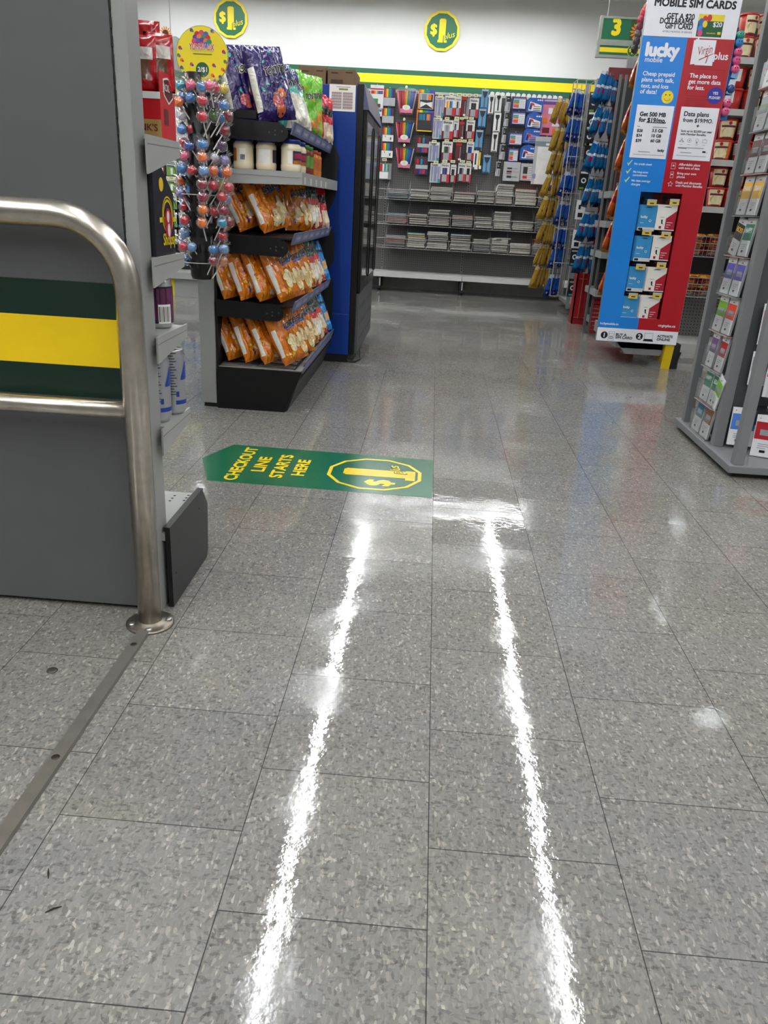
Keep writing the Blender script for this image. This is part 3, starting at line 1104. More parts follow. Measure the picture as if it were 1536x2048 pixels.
# top tray
for k, (kd, x, y, yaw, lean, roll, lab) in enumerate((
        ('purple', -.835, 3.70, 28, 17, -7, 'purple chip bag at the left near end of the top tray'),
        ('purple', -.715, 3.72, 38, 18, -8, 'purple chip bag in front at the near end of the top tray'),
        ('purple', -.80, 3.95, 40, 17, -5, 'purple chip bag hidden behind the two near ones on the top tray'),
        ('teal', -.69, 3.96, 46, 20, -8, 'white and teal chip bag beside the purple bags on the top tray'),
        ('teal', -.69, 4.09, 48, 20, -6, 'second white and teal chip bag farther along the top tray'),
        ('green', -.73, 4.24, 40, 12, -5, 'lime green chip bag farther back on the top tray'),
        ('green', -.685, 4.33, 36, 7, 2, 'large lime green chip bag standing in front on the top tray'),
        ('red', -.66, 4.60, 45, 8, 0, 'red snack bag at the far end of the top tray'),
        ('red', -.655, 4.74, 45, 8, 0, 'last red snack bag beside the cooler on the top tray'))):
    bag(kd, lab, x, y, 1.262 if x < -.7 else 1.256, yaw, lean, roll, sd=k)


# jars on the grey shelf
def jar(x, y, r, h, cream, lid, lab, cols, facing=0):
    t = thing('dip_jar', lab, 'jar', (x, y, 1.0685), 'jars on the snack rack shelf')
    z = 1.0685
    m = MB().lathe([(r * .86, 0), (r * .97, .006), (r, .018), (r, h * .2), (r * .965, h * .24), (r * .965, h * .66), (r, h * .7), (r * .98, h * .78), (r * .8, h * .86), (r * .8, h * .9)], 26, (x, y, z), 0)
    for a0, a1, mi, *zz in cols:
        q0, q1, lf = zz if zz else (.25, .65, .0006)
        on_can(m, x, y, z, r * .975, math.radians(a0), math.radians(a1), h * q0, h * q1, mi, lf, 8)
    m.build('jar_body', [cream, M('#3b2a4d', .4, var=.3, nscale=60), M('#b9662c', .4, var=.3, nscale=60), M('#f0eee6', .4), M('#5f8f3a', .4, var=.2), M('#a02a4a', .4, var=.2), M('#77777a', .5, var=.4, nscale=150)], t)
    MB().lathe([(r * .86, h * .87), (r * .9, h * .88), (r * .9, h * .985), (r * .86, h)], 26, (x, y, z)).build('lid', lid, t)


cream = M('#e9dcbc', .3, var=.05, coat=.3)
blid = M('#1d2a7c', .3, metal=.3)
glid = M('#2f7a3a', .35, metal=.2)
salsa = M('#7d2a1c', .25, var=.3, nscale=60, coat=.4)
olid = M('#a33a22', .35)
for k, (x, lab, cols) in enumerate(((-.862, 'white dip jar with blue lid, leftmost on the jar shelf', ((-150, -120, 2), (-100, -66, 3), (-96, -70, 6, .3, .46, .0012))),
                                    (-.762, 'white dip jar with blue lid, second from the left on the jar shelf', ((-125, -55, 3), (-40, 0, 1))),
                                    (-.652, 'white dip jar with blue lid, third from the left with label to the aisle', ((-70, 40, 1), (-62, 20, 5, .42, .58, .0012), (-66, 30, 2, .25, .36, .0012), (-100, -74, 3))))):
    jar(x, 3.665, .045, .128, cream, blid, lab, cols)
jar(-.652, 3.80, .045, .128, cream, blid, 'white dip jar with blue lid behind the third, partly hidden', ((-70, 40, 1), (-62, 20, 5, .42, .58, .0012), (-66, 30, 2, .25, .36, .0012)))
for k, y in enumerate((3.93, 4.04)):
    jar(-.645, y, .036, .125, salsa, glid, ('nearer' if k == 0 else 'farther') + ' red salsa jar with green lid and green label', ((-110, 60, 4),))
for k, y in enumerate((4.17, 4.29)):
    jar(-.642, y, .036, .118, M('#c97a22', .3, var=.2, nscale=50), olid, ('nearer' if k == 0 else 'farther') + ' orange jar with brown lid at the far end of the jar shelf', ((-110, 60, 2),))

# ------------------------------------------------------------------ lollipop stand
LX, LY = -1.0, 3.44
ls = thing('lollipop_stand', 'black hanging lollipop holder with tiers of prongs on the end of the snack rack', 'display stand', (LX, LY, .62))
pm = MB().lathe([(.04, .615), (.046, .63), (.05, .7), (.042, .74), (.04, 1.0), (.038, 1.405)], 16, (LX, LY, 0))
for k in range(11):
    z = .66 + k * .066
    for a in range(8):
        w = a * PI / 4 + k * .2
        pm.tube([(LX + .038 * math.cos(w), LY + .038 * math.sin(w), z), (LX + .068 * math.cos(w), LY + .068 * math.sin(w), z + .035)], [.007, .005], 6)
pm.build('stem', M('#111113', .42), ls)
for z in (.8, 1.3):
    MB().box(LX - .02, LX + .02, LY + .03, RK0 + .012, z, z + .04).build('hook', black_metal, ls)
for z in (.685, .955):
    rp = [(LX + .075 * math.cos(a), LY + .075 * math.sin(a), z) for a in [k * 2 * PI / 24 for k in range(25)]]
    MB().tube(rp, .002, 5).build('tie_ring', M('#b9b9b6', .4), ls)
# round sign on top
sgn = thing('round_sign', 'round yellow lollipop sign with candy pictures and a two for one price spot', 'sign', (LX + .012, LY - .02, 1.385))
m = MB()
P = Panel((LX + .036, LY - .022, 1.462), (1, 0, 0), (0, 0, 1))
n = 48
R = .103
ring = [(R * math.cos(2 * PI * k / n), R * math.sin(2 * PI * k / n)) for k in range(n)]
m.prism([(P.o.x + a, P.o.z + b) for a, b in ring], 'y', LY - .022, LY - .014, 0)
P.ux, P.uy = P.ux * (R / .118), P.uy * (R / .118)
m.ring(P, 0, 0, .1165, .1178, 1, 4, 48)
cols_b = [2, 3, 5, 6, 7, 8]
for k, (bx, by) in enumerate(((-.02, .083), (.0, .088), (.02, .083), (-.028, .07), (-.01, .072), (.01, .072), (.028, .07), (-.033, .055), (-.015, .056), (.002, .058), (.02, .056), (.034, .054), (-.02, .042), (0, .042), (.02, .042))):
    m.disc(P, bx, by, .0125, 1 + k * .25, cols_b[k % 6], 14)
m.text(P, 'YUMMY-LIX', -.056, .022, w=.112, h=.024, layer=5.5, m=9, bold=.1)
m.text(P, 'YUMMY-LIX', -.056, .0225, w=.112, h=.024, layer=6.5, m=2, bold=.025)
m.rect(P, -.04, .045, .005, .008, 2, 4)
m.disc(P, .0, -.055, .03, 2, 10, 28)
m.text(P, '2/$1', .0, -.063, w=.042, layer=3, m=9, bold=.03, align='c')
for k, (bx, by) in enumerate(((-.1, .028), (-.108, -.002), (-.094, -.02), (-.096, -.05), (-.085, -.072), (-.062, -.088), (.098, .02), (.104, -.018), (.092, -.05), (.08, -.08), (.055, -.098), (-.05, -.035), (.052, -.035), (-.04, -.07), (.045, -.075), (-.045, .098), (.048, .098))):
    m.disc(P, bx, by, .0075, 1, cols_b[(k * 5) % 6], 10)
    m.disc(P, bx + .006, by - .004, .005, 1.6, cols_b[(k * 5 + 2) % 6], 8)
m.build('disc', [M('#f3dc1c', .4, var=.03), ink, M('#c81e3a', .4), M('#d6456d', .4), M('#2c5b3c', .4), M('#2f66c0', .4), M('#5a3b8f', .4), M('#e8762a', .4), M('#2f8f5a', .4), white_ink, M('#1c5a3c', .4)], sgn)
MB().box(LX - .02, LX + .045, LY - .013, LY - .006, 1.345, 1.40).build('stem_clip', black_metal, sgn)

CANDY = {'blue': '#3f7fbf', 'red': '#c81f36', 'pink': '#df5f83', 'yellow': '#e5cf4a', 'teal': '#2299b3', 'purple': '#5d3a63', 'orange': '#e8762f', 'green': '#4f7a35', 'dark blue': '#23459a', 'crimson': '#8f1537',
         'lavender': '#8f8ac2', 'white': '#d9d9e0', 'peach': '#e59a7c', 'pale blue': '#6d9ccc'}
lp = []
for s in """675,880,teal 775,870,pink 895,890,blue 965,875,pink 1020,900,red 1110,910,yellow 690,1000,blue 775,1000,blue 655,1045,orange 895,1030,red 1010,1060,purple 1115,1080,blue
690,1180,white 770,1165,red 895,1195,red 1010,1190,green 1095,1215,blue 1155,1190,crimson 685,1325,blue 780,1325,red 1125,1340,crimson 705,1460,red 762,1495,dark_blue 895,1480,blue 1095,1490,purple
715,1595,pink 895,1610,orange 1015,1615,white 1125,1645,lavender 685,1725,blue 790,1745,red 910,1750,pale_blue 1005,1750,orange 1090,1770,blue 1145,1765,orange 680,1855,orange 772,1860,teal 895,1890,crimson 1005,1900,red 1095,1905,yellow 1160,1920,red""".split():
    a, b, c = s.split(',')
    lp.append((230 + int(a) / 5.12, int(b) / 5.12, c.replace('_', ' ')))
for s in """690,550,pink 640,515,lavender 858,560,crimson 1045,555,red 1085,580,lavender 675,655,red 858,680,orange 965,700,red 1060,690,crimson 680,785,red 850,810,orange 1045,810,teal 1110,800,crimson
685,910,pale_blue 765,930,orange 1050,940,red 660,985,pale_blue 668,1040,red 752,1045,pale_blue 960,1070,blue 1062,1065,pale_blue 705,1165,blue 762,1170,pale_blue 960,1180,crimson 1055,1180,peach""".split():
    a, b, c = s.split(',')
    lp.append((230 + int(a) / 4.876, 280 + int(b) / 4.876, c.replace('_', ' ')))
wrap_m = clear_film(.09, .16, '#ffffff', .6)
stick_m = M('#e6e4dc', .5, var=.02)


def wrapper_mesh():
    m = MB()
    m.ball((0, 0, 0), .0245, 14, 9)
    rnd = random.Random(3)
    m.v = [v * (1 + rnd.uniform(-.06, .1)) for v in m.v]
    vs, fs = [], []
    for k in range(12):
        w = k * PI / 6
        r = .011 if k % 2 else .019
        vs += [(.006 * math.cos(w), .006 * math.sin(w), .022), (r * math.cos(w), r * math.sin(w), .036 + .004 * (k % 3))]
    for k in range(12):
        fs.append((2 * k, 2 * k + 1, (2 * k + 3) % 24, (2 * k + 2) % 24))
    m.add(vs, fs, 0)
    return m


_lol = {}
cnt = {}
zrows = sorted(lp, key=lambda q: q[1])
side_n = {}
for u, v, c in zrows:
    px = 405 + (v - 330) * .006
    side = 'left' if u < px - 17 else ('right' if u > px + 17 else 'middle')
    depth = 3.335 if side == 'middle' else (3.385 + .03 * ((int(u) * 7) % 3))
    p = at_y(u, v, depth)
    z_at = p.z - .085
    tgt = Vector((p.x + (-.05 if side == 'right' else .05 if side == 'left' else .002), LY - (.045 if side == 'middle' else .02), z_at))
    ax = (p - tgt).normalized()
    side_n[side] = side_n.get(side, 0) + 1
    lab = '%s wrapped lollipop, number %d down the %s side of the stand' % (c, side_n[side], side)
    if side == 'middle':
        lab = '%s wrapped lollipop, number %d down the middle of the stand' % (c, side_n[side])
    if c not in _lol:
        t = thing('lollipop', lab, 'lollipop', (0, 0, 0), 'wrapped lollipops on the stand')
        MB().ball((0, 0, 0), .0202, 16, 10, sq=(1, 1, .96)).lathe([(.0202, -.0025), (.0211, -.001), (.0211, .001), (.0202, .0025)], 16).build('candy', M(CANDY[c], .15, var=.35, nscale=38, coat=.6), t)
        MB().tube([(0, 0, -.018), (0, 0, -.088)], .0028, 6).build('stick', stick_m, t)
        if _lol:
            w0 = [k for k in list(_lol.values())[0].children if k.name.startswith('wrapper')][0].copy()
            C.objects.link(w0)
            w0.parent = t
        else:
            wrapper_mesh().build('wrapper', wrap_m, t)
        _lol[c] = t
    else:
        t = copy_tree(_lol[c])
        tag(t, lab, 'lollipop', 'wrapped lollipops on the stand')
    t.location = p
    t.rotation_euler = ax.to_track_quat('Z', 'Y').to_euler()

# ------------------------------------------------------------------ blue drink cooler
CY0, CY1, CYM = 4.93, 6.02, 5.47
ck = thing('drink_cooler', 'tall blue sided drinks cooler with black glass doors beside the snack rack', 'cooler', (-.85, 5.45, 0))
blue = M('#06368c', .32, var=.04, nscale=4)
m = MB().box(-1.2, -.50, CY0, CY1, .05, 1.575, 0, bev=.006)
m.box(-1.19, -.50, CY0 + .01, CY1, .0, .05, 1)
m.box(-1.2, -.51, CY0 - .003, CY0, .30, .304, 2)
m.build('cabinet', [blue, black_metal, M('#1a56b8', .3)], ck)
fr = MB().box(-.50, -.462, CY0, CY1, .05, 1.585, 0, bev=.004)
fr.build('front_frame', M('#0a0a0c', .3, coat=.3), ck)
for k, (a, b_) in enumerate(((CY0 + .015, CYM - .008), (CYM + .008, CY1 - .015))):
    d = MB().box(-.462, -.44, a, b_, .44, 1.45, 0, bev=.004)
    d.box(-.4405, -.4392, a + .06, b_ - .06, .5, 1.40, 1)
    dd = d.build('door', [M('#0c0c0e', .3), M('#15171a', .08, coat=.5)], ck)
    hd = MB().tube([(-.437, b_ - .03, .5), (-.432, b_ - .03, .52), (-.432, b_ - .03, 1.38), (-.437, b_ - .03, 1.4)], .004, 8)
    hd.build('door_handle', M('#3a3a3d', .3, metal=.9), ck)
    g = MB().box(-.462, -.445, a - .01, b_ + .005, .06, .43, 0, bev=.004)
    for i in range(4):
        for j in range(3):
            y = a + .09 + i * .11
            z = .12 + j * .1
            g.add([(-.4445, y, z), (-.4445, y + .025, z + .005), (-.4445, y + .025, z + .035), (-.4445, y, z + .03)], [(0, 1, 2, 3)], 1)
    g.build('grille', [M('#4c4d50', .45), M('#060606', .7)], ck)
    c = MB().prism([(-.5, 1.45), (-.43, 1.455), (-.46, 1.585), (-.5, 1.585)], 'y', a - .012, b_ + .008, 0)
    c.build('canopy', M('#5b5c7d', .4), ck)
MB().tube([(-.52, CY0 - .004, .03), (-.49, CY0 - .02, .012), (-.455, CY0 + .02, .008), (-.43, CY0 + .12, .01), (-.44, CY0 + .2, .06)], .006, 8).build('power_cord', black_metal, ck)
ps = MB()
P = Panel((-.66, CY0 - .0012, 1.44), (1, 0, 0), (0, 0, 1))
ps.box(-.66, -.51, CY0 - .0015, CY0 - .0005, 1.44, 1.575)
ps.rect(P, .055, .105, .108, .116, 2, 1)
ps.text(P, 'DOLLARAMA', .058, .1095, w=.044, layer=3, m=3, bold=.02)
for r_ in range(6):
    for cc in range(2):
        for k in range(14):
            ps.rect(P, .014 + cc * .064 + k * .0041, .0168 + cc * .064 + k * .0041, .014 + r_ * .0145, .024 + r_ * .0145, 2, 2 + ((k + r_) % 2) * 2)
        ps.rect(P, .012 + cc * .064, .07 + cc * .064, .0115 + r_ * .0145, .0125 + r_ * .0145, 2, 5)
ps.rect(P, .04, .12, .122, .124, 2, 5)
tag(ps.build('planogram_sheet', [white_ink, M('#3f6a3a', .5), M('#8d8b8e', .5), M('#e9d43a', .5), M('#a9606a', .5), M('#55555a', .5)], loc=(-.585, CY0 - .001, 1.44)),
    'white printed sheet taped on the blue side of the cooler', 'paper sheet')
card = M('#7d6145', .75, var=.08, nscale=8)
for k, (x0, x1, y0, zz, yaw, lab) in enumerate(((-.86, -.70, 5.05, .10, .0, 'left brown cardboard box on top of the cooler'), (-.69, -.53, 5.06, .095, .03, 'right brown cardboard box on top of the cooler'))):
    t = thing('cardboard_box', lab, 'box', ((x0 + x1) / 2, y0 + .15, 1.576), 'cardboard boxes on the cooler')
    m = MB().box(x0, x1, y0, y0 + .3, 1.576, 1.576 + zz, 0, bev=.003)
    P = Panel((x0, y0 - .0005, 1.576), (1, 0, 0), (0, 0, 1))
    m.rect(P, .02, .06, .07, .077, 1, 1)
    m.rect(P, .02, .09, .02, .04, 1, 1)
    m.rect(P, .105, .145, .075, .081, 1, 1)
    m.build('carton', [card, M('#4d3a29', .8)], t)
    MB().box(x0 + .002, x1 - .002, y0 + .14, y0 + .16, 1.576 + zz, 1.5763 + zz).build('tape', M('#b79a6c', .3), t)

# ================================================================== STATIONERY WALL (back of the aisle)
BY = 9.82                      # face of the pegboard
bg = thing('pegboard_unit', 'long grey pegboard shelving unit with empty base shelf along the back wall', 'shelf unit', (-.2, 9.6, 0))
pb = perforated('#605f5d', .0254, .0042)
MB().box(-1.9, .338, BY, BY + .02, .2, 2.13).build('peg_panel', pb, bg)
MB().box(.362, 2.3, BY, BY + .02, .2, 2.13).build('peg_panel', pb, bg)
MB().box(-1.9, 2.3, BY + .02, BY + .03, 0, .2).build('rear_kick', M('#b5b5b2', .5), bg)
MB().box(-1.9, 2.3, BY - .004, BY + .03, 2.13, 2.155).build('top_trim', M('#c9c9c6', .45), bg)
for x in (-.62, .35):
    u_ = MB().box(x - .014, x + .014, BY - .006, BY + .05, .02, 2.14, 0)
    for k in range(60):
        u_.box(x - .005, x + .005, BY - .0075, BY - .005, .25 + k * .031, .27 + k * .031, 1)
    u_.build('slotted_post', [M('#757573', .45), M('#0c0c0c', .7)], bg)
    MB().box(x - .02, x + .02, BY - .4, BY, .03, .17, 0).box(x + .004, x + .016, BY - .402, BY - .4, .06, .15, 1).build('foot', [black_metal, M('#b9b9b9', .4)], bg)
    MB().lathe([(.02, 0), (.022, .01), (.015, .03)], 12, (x, BY - .37, 0)).build('levelling_foot', black_metal, bg)
for x0, x1 in ((-1.9, .347), (.353, 2.3)):
    MB().box(x0, x1, BY - .41, BY - .002, .2, .215).box(x0, x1, BY - .415, BY - .405, .165, .215).build('base_shelf', M('#d2d2ce', .42, var=.03), bg)


def scale_box(u0, v0, su, x0, y0, x1, y1, Y):
    """real width/height/position of an item on the plane Y from two measured corners"""
    a, b = at_y(u0 + x0 / su, v0 + y0 / su, Y), at_y(u0 + x1 / su, v0 + y1 / su, Y)
    c = (a + b) / 2
    k = (c - Vector((0, 0, CAM_H))).dot(AX_F) / F_PX * .98
    return c.x, c.z, (x1 - x0) / su * k, (y1 - y0) / su * k


wire_m = M('#a2a29e', .35, metal=.4)


def hook(x, z, d):
    return [(x, BY, z), (x, BY - d, z), (x, BY - d - .006, z + .006)]


colors = {n: M(c, .4) for n, c in dict(red='#c8202b', orange='#ee7f1d', yellow='#f3cf2c', green='#2f8f45', teal='#1f8f9b', blue='#2359b5', navy='#1c2a6b', purple='#6a3f94', pink='#e3809f', brown='#5a3522', black='#161616', white='#e9e9e6',
                                       grey='#8b8d90', silver='#b6babd', maroon='#6b1420', sky='#4f9fd6', cream='#e9e3b5', steel='#7f8a96', lilac='#8e8cc0', dark='#2b2b2e').items()}
CN = list(colors)
CI = {n: i for i, n in enumerate(CN)}
CM = [colors[n] for n in CN]
PLASTIC = clear_film(.03, .12, '#ffffff', .3)


def pack(name, label, cat, group, geo, Y, thick, draws, base, texts=(), film=False, shape=None, tilt=0.):
    """a hanging retail pack; draws: (x0, x1, y0, y1, colour, layer) in unit coordinates of the face"""
    x, z, w, h = geo
    m = MB()
    if shape == 'arch':
        pts = [(x - w / 2, z - h / 2), (x + w / 2, z - h / 2)]
        pts += [(x + w / 2 * math.cos(a) * (1 if k else 1), z + h * .12 + h * .38 * math.sin(a)) for k, a in enumerate([PI * i / 12 for i in range(13)])]
        m.prism(pts, 'y', Y, Y + thick, CI[base])
    elif shape == 'fan':
        m.prism([(x - w * .32, z - h / 2), (x + w * .32, z - h / 2), (x + w / 2, z + h * .42), (x + w * .3, z + h / 2), (x - w * .3, z + h / 2), (x - w / 2, z + h * .42)], 'y', Y, Y + thick, CI[base])
    else:
        m.box(x - w / 2, x + w / 2, Y, Y + thick, z - h / 2, z + h / 2, CI[base], bev=.004)
    m.tube([(x, Y + thick / 2, z + h / 2 - .002), (x, Y + thick / 2, z + h / 2 + .012)], .004, 5, CI['silver'])
    P = Panel((x - w / 2, Y - .0004, z - h / 2), (1, 0, 0), (0, 0, 1), .0008)
    for d in draws:
        if len(d) == 6:
            m.rect(P, d[0] * w, d[1] * w, d[2] * h, d[3] * h, d[5], CI[d[4]])
        else:
            m.flat(P, [(a * w, b * h) for a, b in d[0]], d[2], CI[d[1]])
    for s, tx, ty, tw, c in texts:
        m.text(P, s, tx * w, ty * h, w=tw * w, layer=4, m=CI[c], bold=.03)
    o = m.build(name, CM, loc=(x, Y, z))
    return tag(o, label, cat, group)


def peg(x, z, Y, lab=None):
    o = MB().tube([(x, BY, z), (x, Y - .02, z), (x, Y - .03, z + .008)], .003, 6).build('peg_hook', wire_m, loc=(x, BY, z))
    return tag(o, lab, 'hook', 'peg hooks on the pegboard')


RB = ('red', 'orange', 'yellow', 'green', 'teal', 'blue', 'navy', 'brown')
L_ = (740, 150, 6.982)
R_ = (940, 150, 7.68)


def stripes(cols, x0, x1, y0, y1, layer=1, gap=.0):
    n = len(cols)
    return [(x0 + (x1 - x0) * k / n, x0 + (x1 - x0) * (k + 1 - gap) / n, y0, y1, c, layer) for k, c in enumerate(cols)]


G_PEN = 'marker and pen packs on the pegboard'
# column by the cooler
pack('marker_box', 'white marker pack with coloured tips and brown picture, top left of the pegboard', 'marker pack', G_PEN, scale_box(*L_, 0, 155, 190, 450, 9.70), 9.70, .03,
     stripes(('red', 'red', 'orange', 'yellow', 'sky', 'blue', 'red', 'blue'), .06, .94, .62, .76) + [(.0, 1, .8, .86, 'red', 1), (.25, .6, .18, .42, 'green', 1), (.3, .8, .04, .2, 'brown', 2)], 'white')
pack('marker_box', 'white marker pack partly behind the cooler, second down at far left', 'marker pack', G_PEN, scale_box(*L_, 30, 470, 170, 570, 9.72), 9.72, .03,
     stripes(('red', 'orange', 'yellow', 'sky', 'blue'), .06, .94, .6, .8) + [(.3, .8, .04, .3, 'brown', 2)], 'white')
for k, (x0, y0, x1, y1) in enumerate(((190, 195, 355, 420), (170, 465, 335, 660), (175, 735, 330, 920), (160, 950, 320, 1145))):
    lower = 'silver' if k < 2 else 'white'
    dr = stripes(RB, .03, .97, .48, .96) + [(.0, 1, .0, .46, lower, 1)]
    if k >= 2:
        dr += [([(.2, .44), (.32, .3), (.24, .3)], 'maroon', 2), (.7, .8, .12, .3, 'black', 2)]
    pack('pencil_crayon_box', '%s pencil crayon box, %s down in the column right of the cooler' % ('grey based rainbow' if k < 2 else 'white based rainbow', ORD[k]), 'pencil box', G_PEN, scale_box(*L_, x0, y0, x1, y1, 9.73), 9.73, .025, dr, 'dark')
pack('marker_pouch', 'clear pouch of short markers lowest in the column right of the cooler', 'marker pack', G_PEN, scale_box(*L_, 120, 1240, 300, 1450, 9.72), 9.72, .03,
     stripes(('red', 'red', 'white', 'teal', 'silver', 'green'), .03, .8, .5, .95) + [(.05, .75, .05, .46, 'white', 1)], 'grey')
# fan pouches of gel pens: pouch, pens and badge as parts
for k, (x0, y0, x1, y1) in enumerate(((355, 195, 665, 530), (335, 640, 625, 940), (335, 1000, 625, 1300))):
    x, z, w, h = scale_box(*L_, x0, y0, x1, y1, 9.70)
    t = thing('gel_pen_pouch', 'fan shaped clear pouch of rainbow gel pens, %s of three in its column' % ORD[k], 'pen pouch', (x, 9.7, z - h / 2), 'fan pouches of gel pens')
    Y = 9.70
    MB().prism([(x - w * .3, z - h / 2), (x + w * .3, z - h / 2), (x + w / 2, z + h * .42), (x - w / 2, z + h * .42)], 'y', Y + .03, Y + .034).build('back_card', colors['dark'] if k else colors['pink'], t)
    pens = ('pink', 'red', 'maroon', 'red', 'red', 'orange', 'yellow', 'green', 'teal', 'blue', 'blue', 'navy', 'silver')
    for i, c in enumerate(pens):
        q = -1 + 2 * i / (len(pens) - 1)
        MB().tube([(x + q * w * .27, Y + .018, z - h * .46), (x + q * w * .42, Y + .018, z + h * .34)], .0062, 8).ball((x + q * w * .43, Y + .018, z + h * .37), .0085, 8, 6).build('gel_pen', colors[c], t)
    bd = MB()
    bd.disc(Panel((x, Y + .008, z - h * .24), (1, 0, 0), (0, 0, 1)), 0, 0, .045, 0, 0, 20, ry=.026)
    bd.disc(Panel((x, Y + .0078, z - h * .24), (1, 0, 0), (0, 0, 1)), 0, 0, .02, 1, 1, 14, ry=.016)
    bd.rect(Panel((x, Y + .0085, z - h * .40), (1, 0, 0), (0, 0, 1)), -w * .28, w * .28, -.012, .03, 0, 2)
    bd.build('badge', [white_ink, colors['cream'], colors['pink']], t)
    MB().prism([(x - w * .32, z - h / 2), (x + w * .32, z - h / 2), (x + w / 2, z + h * .42), (x + w * .3, z + h / 2), (x - w * .3, z + h / 2), (x - w / 2, z + h * .42)], 'y', Y, Y + .03).build('pouch', PLASTIC, t)
    MB().ball((x - .01, Y, z + h * .52), .014, 10, 7, sq=(1, .6, 1.2)).build('hang_tab', colors['cream'], t)
for k, (x0, y0, x1, y1) in enumerate(((670, 220, 905, 480), (645, 490, 885, 775))):
    pack('art_set', 'dark art set pack with rainbow border, %s of two stacked right of the gel pens' % ('upper', 'lower')[k], 'art set', G_PEN, scale_box(*L_, x0, y0, x1, y1, 9.69), 9.69, .04,
         stripes(('orange', 'yellow', 'green', 'teal', 'blue', 'purple'), 0, 1, .84, 1) + [(0, .06, 0, .84, 'orange', 1), (.94, 1, 0, .84, 'purple', 1), (0, 1, 0, .05, 'yellow', 1), (.08, .92, .06, .82, 'white' if k == 0 else 'dark', 2), (.11, .89, .08, .79, 'dark', 3)]
         + [(a, b, .5, .78, c, 4) for a, b, _, _, c, _ in stripes(('silver', 'steel', 'grey', 'steel', 'silver', 'orange', 'orange', 'brown') if k == 0 else ('blue', 'green', 'blue', 'teal', 'navy', 'orange', 'orange', 'blue'), .13, .87, 0, 0)]
         + ([([(.14, .12), (.5, .3), (.86, .12), (.86, .42), (.5, .36), (.14, .42)], 'white', 4)] if k == 0 else []), 'brown')
for k, (x0, y0, x1, y1) in enumerate(((640, 860, 850, 1085), (615, 1155, 815, 1385))):
    pack('marker_case', 'dark clear case of markers with white band, %s of two below the art sets' % ('upper', 'lower')[k], 'marker case', G_PEN, scale_box(*L_, x0, y0, x1, y1, 9.72), 9.72, .03,
         stripes(('maroon', 'red', 'dark', 'teal', 'navy', 'maroon', 'dark'), .03, .97, .6, .9) + [(.1, .95, .34, .56, 'silver', 2)] + stripes(('maroon', 'navy', 'purple', 'red', 'navy'), .03, .97, .06, .3), 'dark')
for k, (x0, y0, x1, y1) in enumerate(((900, 310, 1035, 570), (875, 605, 1005, 880), (815, 945, 970, 1200), (835, 1240, 985, 1495))):
    pack('pen_blister', 'pale blue pen blister pack, %s down in the left pen column' % ORD[k], 'pen pack', G_PEN, scale_box(*L_, x0, y0, x1, y1, 9.70), 9.70, .02,
         stripes(('steel', 'silver', 'lilac', 'steel', 'silver', 'lilac'), .14, .86, .06, .82) + [(.04, .96, .84, .97, 'white', 1), (.45, .7, .5, .8, 'lilac', 2), (.78, .98, .02, .2, 'teal', 2)], 'silver', texts=(('Sharpie', .1, .87, .6, 'black'),))
wr = (((1040, 305, 1195, 560), ('orange', 'yellow', 'blue', 'teal'), 'second'), ((1005, 640, 1160, 885), ('silver', 'steel', 'grey', 'silver'), 'second'), ((1000, 940, 1150, 1185), ('green', 'dark', 'maroon', 'grey'), 'second'), ((985, 1235, 1110, 1490), ('navy', 'blue', 'maroon', 'navy'), 'second'),
      ((1195, 315, 1270, 560), ('black', 'silver'), 'third'), ((1165, 625, 1238, 865), ('black', 'silver'), 'third'), ((1120, 1260, 1200, 1495), ('black', 'dark'), 'third'),
      ((1385, 335, 1515, 580), ('black', 'dark', 'black'), 'fifth'), ((1340, 640, 1460, 885), ('black', 'maroon', 'black'), 'fifth'), ((1345, 945, 1450, 1185), ('navy', 'navy', 'blue'), 'fifth'), ((1225, 1240, 1335, 1480), ('black', 'dark', 'grey'), 'fourth'), ((1335, 1245, 1410, 1490), ('black', 'black'), 'fifth'))
row_n = lambda y: ORD[0 if y < 450 else 1 if y < 800 else 2 if y < 1100 else 3]
for (x0, y0, x1, y1), cols, cname in wr:
    pack('pen_pack', 'white and red card of pens, %s row down, %s pen column' % (row_n(y0), cname), 'pen pack', G_PEN, scale_box(*L_, x0, y0, x1, y1, 9.70), 9.70, .02,
         [(0, 1, 0, .42, 'maroon', 1), (.72, 1, 0, .42, 'red', 2)] + stripes(cols, .18, .72, .4, .74, 3) + stripes(('silver', 'grey') * len(cols), .18, .72, .04, .4, 3), 'white', texts=(('Sharpie', .1, .82, .75, 'black'),))
for k, (x0, y0, x1, y1) in enumerate(((1275, 310, 1340, 560), (1242, 655, 1310, 880), (1195, 950, 1278, 1180))):
    pack('red_pen_card', 'narrow dark red pen card, %s down in the fourth pen column' % ORD[k], 'pen pack', G_PEN, scale_box(*L_, x0, y0, x1, y1, 9.71), 9.71, .015, [(0, 1, .82, .96, 'red', 1), (.3, .45, .1, .8, 'brown', 2), (.72, .84, .05, .75, 'grey', 2), (.5, 1, 0, .1, 'white', 3)], 'maroon')
pack('clear_pen_card', 'greyish clear pen card beside the first red one in the top row', 'pen pack', G_PEN, scale_box(*L_, 1342, 340, 1400, 570, 9.72), 9.72, .012, [(.3, .45, .1, .8, 'steel', 1), (.6, .72, .1, .8, 'silver', 1)], 'grey')
